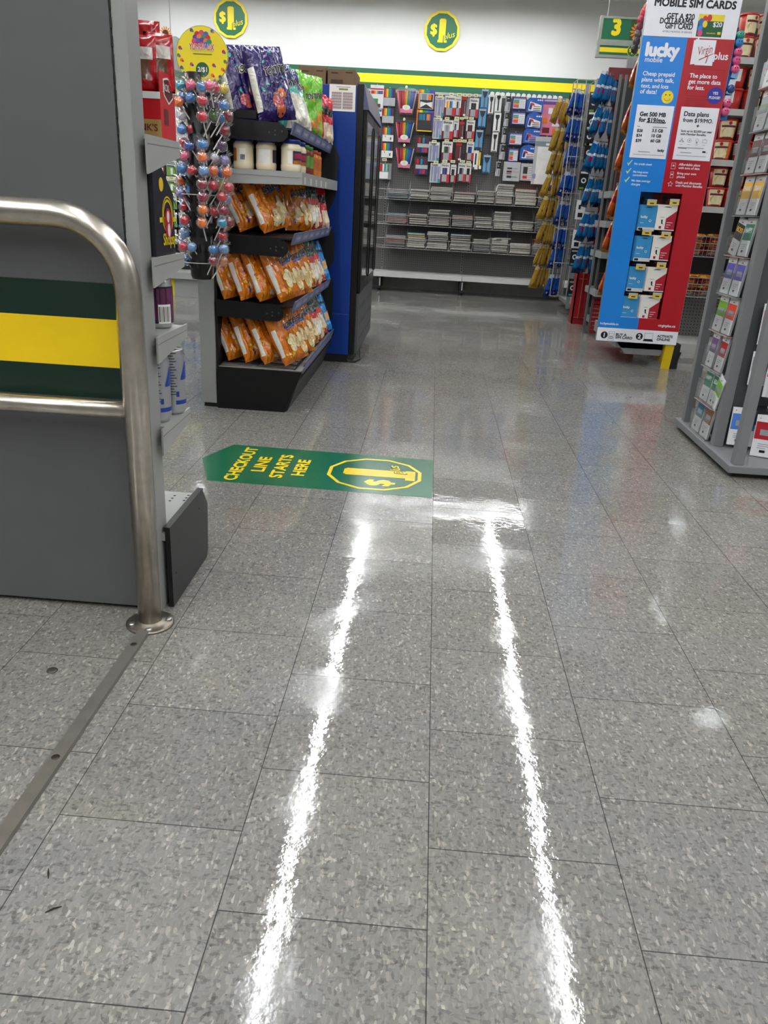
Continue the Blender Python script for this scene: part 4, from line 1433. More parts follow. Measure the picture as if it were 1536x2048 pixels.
# price tags on the pegs
tags = [(955, 265, 1020, 305), (1110, 250, 1165, 290), (1215, 255, 1285, 295), (1300, 260, 1355, 300), (1362, 262, 1415, 302), (1450, 265, 1510, 302), (930, 575, 990, 605), (1045, 590, 1110, 625), (1180, 585, 1245, 620), (1255, 590, 1312, 620), (1316, 583, 1372, 612), (1385, 590, 1450, 620),
        (865, 910, 930, 945), (1040, 900, 1105, 930), (1160, 900, 1222, 935), (1228, 900, 1285, 935), (1290, 905, 1350, 940), (1375, 900, 1440, 935), (890, 1200, 955, 1235), (1010, 1185, 1080, 1220), (1125, 1190, 1190, 1225), (1255, 1190, 1325, 1220), (1345, 1205, 1410, 1240), (170, 1165, 235, 1200)]
rown = {0: 'top', 1: 'second', 2: 'third', 3: 'fourth'}
rc = {}
tag_m = [M('#ece6b4', .5, var=.02), M('#4d4a35', .6)]
for x0, y0, x1, y1 in tags:
    x, z, w, h = scale_box(*L_, x0, y0, x1, y1, 9.66)
    r_ = 0 if y0 < 400 else 1 if y0 < 700 else 2 if y0 < 1000 else 3
    rc[r_] = rc.get(r_, 0) + 1
    t = thing('price_hook', 'cream price tag on a peg, %s from left in the %s row' % (ORD[rc[r_] - 1], rown[r_]), 'price tag', (x, BY, z), 'price tags on the pegboard')
    if x0 == 170:
        t['label'] = 'lone cream price tag on a peg in the column right of the cooler'
        rc[r_] -= 1
    MB().tube([(x, BY, z + .004), (x, 9.668, z + .004)], .0028, 6).build('hook', wire_m, t)
    m = MB().box(x - w / 2, x + w / 2, 9.66, 9.663, z - h / 2, z + h / 2, 0)
    P = Panel((x, 9.6596, z), (1, 0, 0), (0, 0, 1))
    m.rect(P, -w * .3, w * .3, -h * .12, h * .1, 1, 1)
    m.build('price_tag', tag_m, t)
# right half: tools, scissors, brushes
for k, (x0, y0, x1, y1) in enumerate(((172, 230, 278, 500), (130, 530, 245, 790), (83, 855, 195, 1115), (198, 1240, 312, 1495))):
    pack('utility_knife_pack', 'blue card with a dark tool, %s down right of the pens' % ORD[k], 'tool pack', 'blue tool cards on the pegboard', scale_box(*R_, x0, y0, x1, y1, 9.70), 9.70, .018,
         [(.05, .95, .9, .97, 'silver', 1), (.3, .46, .08, .62, 'steel', 1), (.54, .7, .08, .62, 'steel', 1), (.46, .54, .05, .62, 'navy', 2), ([(.1, .88), (.9, .88), (.75, .66), (.6, .56), (.4, .56), (.25, .66)], 'dark', 3), (.05, .9, .02, .06, 'navy', 1)], 'sky')
for k, (x0, y0, x1, y1) in enumerate(((282, 320, 368, 590), (385, 285, 487, 565), (360, 595, 470, 865), (332, 895, 425, 1170), (250, 650, 332, 910))):
    nmv = ('white scissors card, top of its column nearest the blue cards', 'white scissors card, first in the right scissors column', 'white scissors card, second in the right scissors column', 'white scissors card, third in the right scissors column', 'dark grey scissors card below the leftmost white one')[k]
    pack('scissors_card', nmv, 'scissors pack', 'scissors cards on the pegboard', scale_box(*R_, x0, y0, x1, y1, 9.70), 9.70, .016,
         [([(.2, .9), (.8, .9), (.78, .76), (.62, .64), (.38, .64), (.22, .76)], 'black', 2), (.4, .62, .1, .68, 'dark', 1), (.1, .9, .02, .05, 'black', 1)], 'white' if k < 4 else 'dark')
for k, (x0, y0, x1, y1) in enumerate(((540, 290, 625, 545), (520, 575, 592, 775), (488, 815, 555, 1030), (450, 1075, 540, 1290), (392, 1340, 467, 1545))):
    pack('glue_card', 'grey and black card of small tools, %s down left of the blue marker packs' % ORD[k], 'tool pack', 'grey and black cards on the pegboard', scale_box(*R_, x0, y0, x1, y1, 9.71), 9.71, .018,
         [(.25, 1, .52, .95, 'black', 1), (.4, .7, .68, .72, 'white', 2), (.35, .7, .8, .84, 'grey', 2), (0, .3, .3, .95, 'grey', 1), (.2, .5, .06, .5, 'silver', 2), (.6, .9, .06, .46, 'grey', 2)], 'silver')
pack('compass_card', 'white card with a black tool above the notebook shelf', 'tool pack', 'scissors cards on the pegboard', scale_box(*R_, 50, 1170, 128, 1440, 9.70), 9.70, .016, [(.3, .6, .25, .85, 'black', 1), (.05, .3, .0, .12, 'black', 1)], 'white')
pack('ruler_card', 'gold and black card squeezed beside the white tool card', 'tool pack', 'scissors cards on the pegboard', scale_box(*R_, 132, 1170, 185, 1440, 9.71), 9.71, .012, [(0, .5, .2, .9, 'yellow', 1), (.5, 1, .4, .7, 'black', 1), (.2, .9, .02, .2, 'white', 1)], 'dark')
mk5 = ('teal', 'green', 'orange', 'red', 'red')
for k, (x0, y0, x1, y1) in enumerate(((640, 340, 865, 525), (630, 570, 852, 760), (585, 890, 805, 1075), (580, 1130, 742, 1330))):
    pack('dry_marker_pack', 'blue pack of coloured whiteboard markers, %s from the top of its column' % ORD[k], 'marker pack', 'whiteboard marker packs', scale_box(*R_, x0, y0, x1, y1, 9.69), 9.69, .03,
         [(.12, .95, .1, .9, 'white', 1), (.12, .95, .8, .9, 'lilac', 2)] + [(.14, .5, .16 + .12 * i, .26 + .12 * i, c, 2) for i, c in enumerate(('red', 'red', 'orange', 'green', 'teal'))] + [(.5, .92, .155 + .12 * i, .17 + .12 * i, 'blue', 2) for i in range(5)], 'navy')
for k, (x0, y0, x1, y1) in enumerate(((870, 335, 1130, 565), (858, 585, 1108, 812), (815, 815, 1072, 1042), (768, 1080, 1017, 1297))):
    pack('eraser_marker_pack', 'blue arched pack of whiteboard markers and eraser, %s from the top' % ORD[k], 'marker pack', 'arched whiteboard packs', scale_box(*R_, x0, y0, x1, y1, 9.68), 9.68, .035,
         [([(.12, .1), (.9, .08), (.9, .45), (.2, .66)], 'lilac' if k == 2 else 'white', 1), ([(.16, .18), (.3, .16), (.36, .5), (.22, .56)], 'navy', 2), ([(.28, .46), (.5, .4), (.44, .54), (.26, .6)], 'red', 3), (.4, .86, .12, .16, 'black', 2), (.4, .86, .22, .26, 'black', 2), (.42, .84, .34, .38, 'red', 2),
          (.62, .72, .72, .8, 'white', 1), (.75, .85, .72, .8, 'white', 1), (.88, .96, .72, .8, 'white', 1), (.1, .4, .7, .72, 'sky', 1)], 'blue', shape='arch')
pack('marker_card', 'grey card with a few bold markers, left one under the blue packs', 'marker pack', 'whiteboard marker packs', scale_box(*R_, 510, 1345, 770, 1620, 9.69), 9.69, .03,
     [(.22, .5, .62, .7, 'dark', 1), (.5, .85, .64, .67, 'grey', 1), (.2, .5, .44, .54, 'maroon', 1), (.5, .9, .47, .5, 'pink', 1), (.2, .5, .36, .4, 'maroon', 1), (.22, .5, .16, .28, 'dark', 1), (.5, .85, .2, .24, 'green', 1)], 'silver')
pack('marker_card', 'grey card with black and red markers, right one under the blue packs', 'marker pack', 'whiteboard marker packs', scale_box(*R_, 775, 1368, 985, 1615, 9.69), 9.69, .03,
     [(.18, .5, .4, .8, 'dark', 1), (.18, .5, .12, .28, 'red', 1)] + [(.5, .95, .14 + i * .1, .2 + i * .1, 'white', 1) for i in range(7)] + [(.5, .95, .2 + i * .1, .215 + i * .1, 'dark', 2) for i in range(7)], 'silver')
pack('desk_organizer_pack', 'large pinkish see-through hanging pack at the right of the pegboard', 'hanging pack', 'hanging boards', scale_box(*R_, 1085, 350, 1400, 905, 9.74), 9.74, .02,
     [(0, 1, .78, 1, 'purple', 1), (.1, .9, .86, .9, 'silver', 2), (.35, .55, .55, .7, 'white', 2), (.62, .8, .52, .68, 'silver', 2), (.1, .35, .3, .45, 'orange', 2), (.45, .7, .34, .46, 'pink', 2), (.6, .95, .24, .32, 'white', 2), (.15, .5, .06, .2, 'maroon', 2), (.65, .95, .02, .18, 'orange', 2)], 'pink')
pack('whiteboard', 'white dry erase board hanging at the right end of the pegboard', 'whiteboard', 'hanging boards', scale_box(*R_, 968, 975, 1305, 1660, 9.67), 9.67, .012,
     [(0, 1, .8, .9, 'steel', 1), (.5, .85, .82, .865, 'white', 2), (.14, .97, .01, .79, 'white', 1), (.02, .18, .12, .22, 'lilac', 2)], 'silver')
for k in range(14):
    x, z, w, h = scale_box(*R_, 300 + k * 80, 262 + k * 5, 372 + k * 80, 312 + k * 5, 9.7)
    o = MB().prism([(x - w / 2, z - h / 2), (x + w / 2, z - h / 2), (x + w / 2, z + h * .2), (x + w * .1, z + h / 2), (x - w * .3, z + h * .35)], 'y', 9.66 + .004 * (k % 3), 9.662 + .004 * (k % 3)).build('hang_tag', white_ink, loc=(x, 9.67, z))
    tag(o, 'curled white hang tag, %s from the left along the top right of the pegboard' % ORD[k], 'tag', 'white hang tags')

# ------------------------------------------------------------------ wire notebook shelves
N_ = (740, 350, 4.267)
cover = ['#b9bcc2', '#e6e6e2', '#d8d5cc', '#b7727a', '#3a3a3e', '#c9c9c9', '#d98478', '#b73a3f', '#5f8fa3', '#d8b028', '#3d8f88', '#7a7f90', '#6d1f2b', '#d0692a', '#6f6f72']
page = M('#aeaba0', .7, var=.2, nscale=60)
XS = (-.58, -.33, -.10, .165, .44, .655, .86, 1.14, 1.40, 1.52)
SHV = (1.012, .742, .485)
names = ('top', 'middle', 'bottom')
#   per bin: (count, thickness, cover colours from the bottom up, lean)
BINS = (((5, .012, (8, 0), 0), (4, .02, (1,), 1), (9, .012, (1, 2), 1), (4, .02, (2, 3, 3), 1), (7, .014, (2, 4, 2), 0), (8, .02, (5, 1), 0), (5, .026, (2, 2, 6), 0), (9, .014, (11, 1, 7), 0)),
        ((7, .012, (3, 8), 0), (5, .018, (12,), 0), (10, .013, (2, 4, 2), 0), (7, .014, (11, 11, 13, 4), 0), (6, .016, (2, 4), 0), (9, .016, (1, 5), 0), (5, .016, (2, 14), 1), (9, .013, (11, 14), 0)),
        ((8, .012, (14, 7, 0), 0), (7, .018, (2, 2, 9, 10), 0), (9, .016, (1, 4, 1), 0), (8, .017, (1, 4, 8), 0), (8, .013, (11, 2), 0), (9, .014, (1, 2), 0), (4, .022, (2, 1), 1), (9, .015, (11, 1, 7), 0)))
gap_shade = M('#4a4a48', .6)  # shade in the gaps between stacked notebooks, painted as a dark underside
book_mats = {c: M(c, .55, var=.1, nscale=20) for c in cover}
CNAME = ['pale grey', 'white', 'cream', 'dusty red', 'black', 'light grey', 'coral', 'red', 'teal blue', 'yellow', 'green', 'slate', 'wine', 'orange', 'dark grey']
BF = BY - .30
for si, zs in enumerate(SHV):
    t = thing('wire_shelf', 'grey wire notebook shelf with dividers, %s of three on the back pegboard' % names[si], 'wire shelf', (.4, BY - .15, zs), 'wire notebook shelves')
    w_ = MB()
    for z, y in ((zs, BF), (zs + .105, BF), (zs, BY - .01), (zs + .02, BY - .15)):
        w_.tube([(XS[0] - .3, y, z), (XS[-1] + .2, y, z)], .0032, 6)
    w_.build('front_rails', wire_m, t)
    g = MB()
    for k in range(44):
        x = XS[0] - .25 + k * .055
        g.tube([(x, BF, zs), (x, BY - .01, zs + .02)], .002, 4)
    o = g.build('shelf_grid', wire_m, t)
    for x in XS:
        MB().tube([(x, BF, zs), (x, BF, zs + .105), (x, BY - .01, zs + .22), (x, BY - .01, zs)], .0032, 5).build('divider', wire_m, t)
    rnd = random.Random(40 + si)
    for bi, (n, th, cols, lean) in enumerate(BINS[si]):
        x0, x1 = XS[bi] + .012, XS[bi + 1] - .012
        wd = min(x1 - x0, .235)
        z = zs + .008
        th *= 1.3
        for k in range(n):
            ci = cols[min(len(cols) - 1, k * len(cols) // n)] if k < n - 1 else cols[-1]
            jx, jy = rnd.uniform(-.006, .006), rnd.uniform(-.012, .008)
            cx = (x0 + x1) / 2 + jx
            d = .25
            T = Matrix.Translation((cx, BF + .015 + d / 2 + jy, z)) @ Matrix.Rotation(rnd.uniform(-.03, .03) + (.35 if (si == 2 and bi == 5 and k == n - 1) else 0), 4, 'Z') @ Matrix.Rotation(-.07, 4, 'X')
            m = MB().box(-wd / 2, wd / 2, -d / 2, d / 2, .0, .0035, 3, T).box(-wd / 2, wd / 2, -d / 2, d / 2, th - .006, th - .002, 0, T)
            m.box(-wd / 2 + .003, wd / 2 - .003, -d / 2 + .002, d / 2 - .002, .0035, th - .006, 1, T)
            m.box(-wd / 2 - .001, -wd / 2 + .002, -d / 2, d / 2, 0, th - .002, 0, T)
            if k == n - 1:
                m.box(-wd * .3, wd * .25, -d * .38, -d * .1, th - .002, th - .0015, 2, T)
                m.box(-wd * .1, wd * .4, d * .0, d * .25, th - .002, th - .0016, 2, T)
            o = m.build('notebook', [book_mats[cover[ci]], page, book_mats[cover[(ci + 3) % 15]], gap_shade], loc=(cx, BF + .14, z))
            tag(o, '%s notebook, %s from the bottom of the %s stack on the %s wire shelf' % (CNAME[ci], ORD[k], ORD[bi], names[si]), 'notebook', 'notebooks on the wire shelves')
            z += th

# ================================================================== SIM CARD BOARD
SY = 5.45


def S(u, v):
    p = at_y(u, v, SY)
    return p.x, p.z


bl_m, rd_m = M('#1c86e2', .38, var=.02), M('#b61324', .38, var=.03)
sb = thing('sim_card_display', 'tall blue and red mobile SIM card display board with small hanging packs', 'display board', (1.43, SY + .05, .17))
xl, xr = 1.158, 1.703
zb, zw, zt, ztop = .167, .256, 1.983, 2.31
xm = S(1379, 80)[0] - .012
hx0, hx1 = S(1282, 383)[0], S(1365, 384)[0] + .004
hz0, hz1 = S(1241, 634)[1], S(1282, 383)[1]
hx0 = (hx0 + S(1241, 634)[0]) / 2
hx1 = (S(1366, 384)[0] + S(1319, 641)[0]) / 2
m = MB()
Y0, Y1 = SY, SY + .022
m.box(xl, xm, Y0, Y1, hz1, zt, 0).box(xm, xr, Y0, Y1, hz1, zt, 1)
m.box(xl, hx0, Y0, Y1, hz0, hz1, 0).box(hx1, xr, Y0, Y1, hz0, hz1, 1)
m.box(xl, xm, Y0, Y1, zw, hz0, 0).box(xm, xr, Y0, Y1, zw, hz0, 1)
m.box(xl, xr, Y0, Y1, zt, ztop, 2).box(xl, xr, Y0, Y1, zb, zw, 2)
P = Panel((0, SY, 0), (1, 0, 0), (0, 0, 1), .0006)


def T(s, u0, v0, u1, v1, c, bold=.03, layer=1, shear=0., h=None):
    """lettering whose baseline runs between two measured points of the board"""
    a, b = S(u0, v0), S(u1, v1)
    m.text(P, s, a[0], (a[1] + b[1]) / 2, w=b[0] - a[0], h=h, layer=layer, m=c, bold=bold, shear=shear)


def c7(x, y):
    return 1180 + x / 4.315, y / 4.315


def c8(x, y):
    return 1180 + x / 3.531, 380 + y / 3.531


def T7(s, x0, y0, x1, y1, c, **k):
    T(s, *c7(x0, y0), *c7(x1, y1), c, **k)


W_, K_, Y_, BL_, RD_ = 2, 3, 4, 0, 1
T7('MOBILE SIM CARDS', 558, 45, 1255, 82, K_, bold=.05)
T7('GET A $20', 662, 160, 898, 170, K_, bold=.045, h=.0285)
T7('DOLLARAMA', 602, 200, 888, 214, K_, bold=.045, h=.0285)
T7('GIFT CARD', 648, 246, 882, 254, K_, bold=.045, h=.0285)
T7('AFTER 3 MONTHS OF SERVICE', 624, 276, 878, 290, K_, bold=.0)
qa = S(*c7(500, 308))
m.rect(P, qa[0], S(*c7(672, 316))[0], qa[1] - .004, qa[1] - .001, 1, 6)
# gift card picture
x0, z1 = S(*c7(945, 120))
x1, z0 = S(*c7(1130, 325))
m.rect(P, x0, x1, z0, z1, 1, 7)
m.rect(P, x0, x1, z1 - (z1 - z0) * .3, z1, 2, 4)
for k, (bx, by, c) in enumerate(((.25, .78, 8), (.42, .84, 8), (.12, .66, 9), (.16, .5, 9), (.28, .56, 4), (.12, .34, 0), (.14, .16, 10))):
    m.disc(P, x0 + (x1 - x0) * bx, z0 + (z1 - z0) * by, .014, 3 + k * .25, c, 14, ry=.018)
m.text(P, '$20', x0 + (x1 - x0) * .6, z0 + (z1 - z0) * .46, w=(x1 - x0) * .34, layer=5, m=2, bold=.03)
m.text(P, 'DOLLARAMA', x0 + (x1 - x0) * .4, z0 + (z1 - z0) * .14, w=(x1 - x0) * .35, layer=3, m=4, bold=.03)
m.rect(P, x0 + (x1 - x0) * .82, x0 + (x1 - x0) * .95, z0 + (z1 - z0) * .12, z0 + (z1 - z0) * .24, 3, 4)
# left column
T7('lucky', 480, 478, 758, 488, W_, bold=.07)
T7('mobile', 472, 533, 622, 538, W_, bold=.015)
for s, xa, ya, xb, yb in (('Cheap prepaid', 455, 648, 727, 664), ('plans with talk,', 446, 700, 722, 716), ('text, and lots', 438, 756, 674, 764), ('of data!', 430, 804, 572, 812)):
    T7(s, xa, ya, xb, yb, W_, bold=.025)
cx, cz = S(*c7(668, 838))
m.disc(P, cx, cz, .036, 1, 4, 26)
m.disc(P, cx - .012, cz + .012, .004, 2, 3, 10).disc(P, cx + .012, cz + .012, .004, 2, 3, 10)
sm = [(cx + .02 * math.cos(a), cz - .002 + .02 * math.sin(a)) for a in [PI * 1.1 + PI * .8 * k / 8 for k in range(9)]]
m.flat(P, sm + [(a * .9 + cx * .1, b * .9 + (cz - .002) * .1) for a, b in sm[::-1]], 2, 3)
# right column
for k in range(3):
    xa, za = S(*c7(862 + k * 14, 556 - k * 2))
    xb, zc = S(*c7(880 + k * 14, 415))
    m.rect(P, xa, xa + .010, za, za + .128 + .004 * k, 1 + k, 2)
    m.rect(P, xa + .010, xa + .0125, za, za + .128 + .004 * k, 1 + k, 1)
xa, za = S(*c7(898, 562))
xb = S(*c7(1052, 562))[0]
m.box(xa, xb, SY - .0045, SY - .003, za, za + .134, 2, bev=.0)
P4 = Panel((0, SY - .0045, 0), (1, 0, 0), (0, 0, 1), .0006)
m.text(P4, 'Virgin', xa + .014, za + .052, w=.082, h=.045, layer=1, m=1, bold=-.005, shear=.25, ang=.2)
m.flat(P4, [(xa + .02, za + .03), (xa + .1, za + .066), (xa + .1, za + .062), (xa + .022, za + .025)], 1, 1)
m.flat(P4, [(xa + .062, za + .012), (xa + .068, za + .012), (xa + .074, za + .05), (xa + .070, za + .05)], 1, 1)
T7('plus', 1065, 512, 1186, 518, W_, bold=.03)
for s, xa_, ya, xb_, yb in (('The place to', 858, 668, 1094, 680), ('get more data', 848, 718, 1124, 734), ('for less.', 838, 770, 984, 778)):
    T7(s, xa_, ya, xb_, yb, W_, bold=.03)
qa, qb = S(*c7(822, 825)), S(*c7(1165, 606))
fx0, fx1, fz0, fz1 = qa[0] + .005, S(*c7(1160, 720))[0] - .01, qa[1], qb[1]
for r_ in ((fx0, fx1, fz1 - .002, fz1), (fx0, fx0 + .002, fz0, fz1), (fx1 - .002, fx1, fz0, fz1), (fx0, fx1 * .6 + fx0 * .4, fz0, fz0 + .002)):
    m.rect(P, *r_, 1, 5)
for k in range(9):
    m.rect(P, fx0 - .002, fx1 - .07 - .003 * k, fz0 - .016 - k * .010, fz0 - .0138 - k * .010, 1, 5)
cx, cz = S(*c7(1078, 826))
m.disc(P, cx, cz, .046, 2, 11, 28)
m.text(P, 'YES', cx, cz + .006, w=.032, layer=3, m=2, bold=.03, align='c')
m.text(P, 'PLEASE!', cx, cz - .018, w=.066, layer=3, m=2, bold=.03, align='c')
# paper notices
for tl, tr_, bl, br_ in (((410, 905), (728, 915), (336, 1360), (652, 1372)), ((790, 918), (1118, 938), (710, 1376), (1030, 1392))):
    q = [S(*c7(*e)) for e in (tl, tr_, bl, br_)]
    m.box((q[0][0] + q[2][0]) / 2, (q[1][0] + q[3][0]) / 2, SY - .0022, SY - .001, (q[2][1] + q[3][1]) / 2, (q[0][1] + q[1][1]) / 2, 2)
PN = Panel((0, SY - .0024, 0), (1, 0, 0), (0, 0, 1), .0006)
P_keep, P = P, PN
for s, xa, ya, xb, yb, bd in (('Get 500 MB', 428, 1000, 650, 1010, .05), ('for $19/mo.', 420, 1048, 650, 1062, .05), ('$28', 404, 1138, 450, 1140, .05), ('3.5 GB', 534, 1138, 626, 1146, .05), ('$34', 398, 1178, 444, 1182, .05), ('10 GB', 530, 1182, 610, 1190, .05),
                              ('$39', 392, 1222, 438, 1226, .05), ('60 GB', 520, 1226, 604, 1232, .05), ('lucky', 582, 1306, 636, 1312, .07),
                              ('Data plans', 810, 998, 1022, 1012, .035), ('from $19/MO.', 800, 1052, 1056, 1064, .035), ('+', 916, 1104, 936, 1104, .05), ('Save up to $2,000 per year', 782, 1140, 1050, 1148, .03), ('with Member Benefits.', 778, 1166, 1000, 1174, .03)):
    T7(s, xa, ya, xb, yb, K_, bold=bd)
P = PN
for xa, ya, xb, yb, hh in ((484, 1058, 650, 1066, .004), (408, 1090, 430, 1092, .003), (540, 1098, 662, 1104, .003), (412, 1308, 516, 1312, .003), (370, 1330, 636, 1345, .002), (756, 1272, 980, 1284, .003), (756, 1280, 830, 1284, .003), (776, 1316, 872, 1322, .003), (742, 1340, 998, 1350, .002), (966, 1318, 994, 1320, .010), (994, 1320, 1012, 1322, .002)):
    a, b = S(*c7(xa, ya)), S(*c7(xb, yb))
    m.rect(P, a[0], b[0], a[1] - .001, a[1] - .001 + hh, 1, 6 if hh < .004 else 3)
for k, (ix, iy) in enumerate(((790, 1212), (856, 1214), (922, 1216), (988, 1220))):
    a = S(*c7(ix, iy))
    if k == 0:
        m.flat(P, [(a[0] - .017, a[1] - .008), (a[0] + .017, a[1] - .008), (a[0], a[1] + .006)], 1, 6).flat(P, [(a[0] - .010, a[1] - .006), (a[0] + .010, a[1] - .006), (a[0], a[1] + .002)], 2, 2).ring(P, a[0], a[1] + .01, .0025, .004, 1, 6, 10)
    elif k == 1:
        m.ring(P, a[0], a[1], .010, .0115, 1, 6, 12).disc(P, a[0], a[1], .003, 1, 3, 8)
    elif k == 2:
        m.ring(P, a[0], a[1] + .003, .008, .0095, 1, 6, 12).rect(P, a[0] - .004, a[0] + .004, a[1] - .015, a[1] - .008, 1, 6)
    else:
        for rr in ((-.014, .014, -.010, -.0088), (-.014, .014, .007, .0082), (-.014, -.0128, -.010, .008), (.0128, .014, -.010, .008), (-.005, .005, .011, .0122)):
            m.rect(P, a[0] + rr[0], a[0] + rr[1], a[1] + rr[2], a[1] + rr[3], 1, 6)
    m.rect(P, a[0] - .008, a[0] + .008, a[1] - .024, a[1] - .0225, 1, 6)
P = P_keep
# bullet lists
for k, (s, ck_, xa, ya, xb, yb) in enumerate((('No credit check', 1, 382, 1420, 534, 1430), ('No long-term', 1, 372, 1490, 498, 1496), ('commitment', 0, 368, 1518, 490, 1524), ('No data overage', 1, 358, 1565, 518, 1574), ('charges', 0, 354, 1596, 430, 1602))):
    T7(s, xa, ya, xb, yb, W_, bold=.03)
    if ck_:
        a = S(*c7(xa - 42, ya - 6))
        m.flat(P, [(a[0] - .014, a[1] + .004), (a[0] - .010, a[1] + .008), (a[0] - .005, a[1] + .001), (a[0] + .012, a[1] + .024), (a[0] + .017, a[1] + .022), (a[0] - .005, a[1] - .011)], 1, 12)
for k, (s, ic, xa, ya, xb, yb) in enumerate((('Affordable plans', 1, 766, 1428, 948, 1438), ('with tons of data', 0, 762, 1458, 944, 1466), ('Bring your own', 2, 752, 1504, 914, 1512), ('phone', 0, 748, 1534, 816, 1538), ('Deals and discounts', 3, 738, 1584, 958, 1594), ('with Member Benefits', 0, 736, 1610, 966, 1622))):
    T7(s, xa, ya, xb, yb, W_, bold=.025)
    if ic:
        a = S(*c7(xa - 46, ya + 4))
        if ic == 3:
            st_ = [((.018 if q % 2 == 0 else .009), PI / 2 + q * PI / 5) for q in range(10)]
            m.flat(P, [(a[0] + r_ * math.cos(w_), a[1] + r_ * math.sin(w_)) for r_, w_ in st_], 1, W_)
            m.flat(P, [(a[0] + r_ * .75 * math.cos(w_), a[1] + r_ * .75 * math.sin(w_)) for r_, w_ in st_], 2, RD_)
        else:
            hw = .013 if ic == 1 else .010
            for rr in ((-hw, hw, -.018, -.0165), (-hw, hw, .0165, .018), (-hw, -hw + .0015, -.018, .018), (hw - .0015, hw, -.018, .018)):
                m.rect(P, a[0] + rr[0], a[0] + rr[1], a[1] + rr[2], a[1] + rr[3], 1, W_)
            m.rect(P, a[0] - .005, a[0] + .005, a[1] - .002, a[1] + .006, 1, W_)
T('luckymobile.ca', *c8(72, 948), *c8(200, 954), W_, bold=.03)
T('virginplus.ca', *c8(480, 964), *c8(600, 972), W_, bold=.03)
# bottom strip
for s, xa, ya, xb, yb in (('BUY A', 182, 1028, 256, 1032), ('SIM CARD', 178, 1048, 296, 1054), ('ACTIVATE', 474, 1040, 582, 1046), ('ONLINE', 470, 1062, 562, 1068)):
    T(s, *c8(xa, ya), *c8(xb, yb), K_, bold=.045, h=.0165)
for d_, xa, ya in (('1', 100, 1023), ('2', 348, 1034)):
    a = S(*c8(xa, ya))
    m.disc(P, a[0], a[1], .0235, 1, K_, 26)
    m.text(P, d_, a[0], a[1] - .013, h=.027, layer=2, m=W_, bold=.06, align='c')
a = S(*c8(150, 1030))
for rr, c in (((-.02, .02, -.03, .03), K_), ((-.0185, .0185, -.0285, .0285), W_), ((-.014, .014, .004, .018), K_), ((-.0125, .0125, .0055, .0165), W_), ((-.014, .014, -.018, -.004), K_), ((-.012, .012, -.014, -.008), W_)):
    m.rect(P, a[0] + rr[0], a[0] + rr[1], a[1] + rr[2], a[1] + rr[3], 1 + (0 if c == K_ and rr[0] == -.02 else 1 if rr[0] == -.0185 else 2 if c == K_ else 3), c)
a = S(*c8(412, 1042))
m.rect(P, a[0] - .028, a[0] + .028, a[1] - .012, a[1] + .03, 1, K_).rect(P, a[0] - .0265, a[0] + .0265, a[1] - .011, a[1] + .0285, 2, W_)
m.flat(P, [(a[0] - .034, a[1] - .026), (a[0] + .036, a[1] - .026), (a[0] + .028, a[1] - .010), (a[0] - .028, a[1] - .010)], 3, K_)
m.build('board', [bl_m, rd_m, M('#f0f1f7', .4, var=.02), M('#121318', .45), M('#f2d92e', .4), M('#7e0a16', .4), M('#6c6e74', .5), M('#145c34', .4), M('#d3303a', .4), M('#2d6fc4', .4), M('#d6487f', .4), M('#2c2f9c', .4), M('#d9e06a', .4)], sb)
# recess box behind the opening
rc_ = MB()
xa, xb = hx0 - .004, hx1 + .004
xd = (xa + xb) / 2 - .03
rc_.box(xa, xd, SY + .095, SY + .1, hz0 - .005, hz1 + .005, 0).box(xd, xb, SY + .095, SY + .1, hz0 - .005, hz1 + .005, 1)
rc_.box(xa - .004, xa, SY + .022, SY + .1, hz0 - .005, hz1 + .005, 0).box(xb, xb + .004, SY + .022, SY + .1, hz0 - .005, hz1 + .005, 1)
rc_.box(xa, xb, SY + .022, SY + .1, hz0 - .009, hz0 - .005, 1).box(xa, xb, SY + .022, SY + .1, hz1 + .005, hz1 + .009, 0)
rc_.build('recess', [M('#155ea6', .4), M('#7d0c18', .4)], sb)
MB().box(xl - .0015, xl, SY, SY + .03, zb, ztop).box(xr, xr + .0015, SY, SY + .03, zb, ztop).build('edge_strip', M('#9aa1a8', .3, metal=.6), sb)

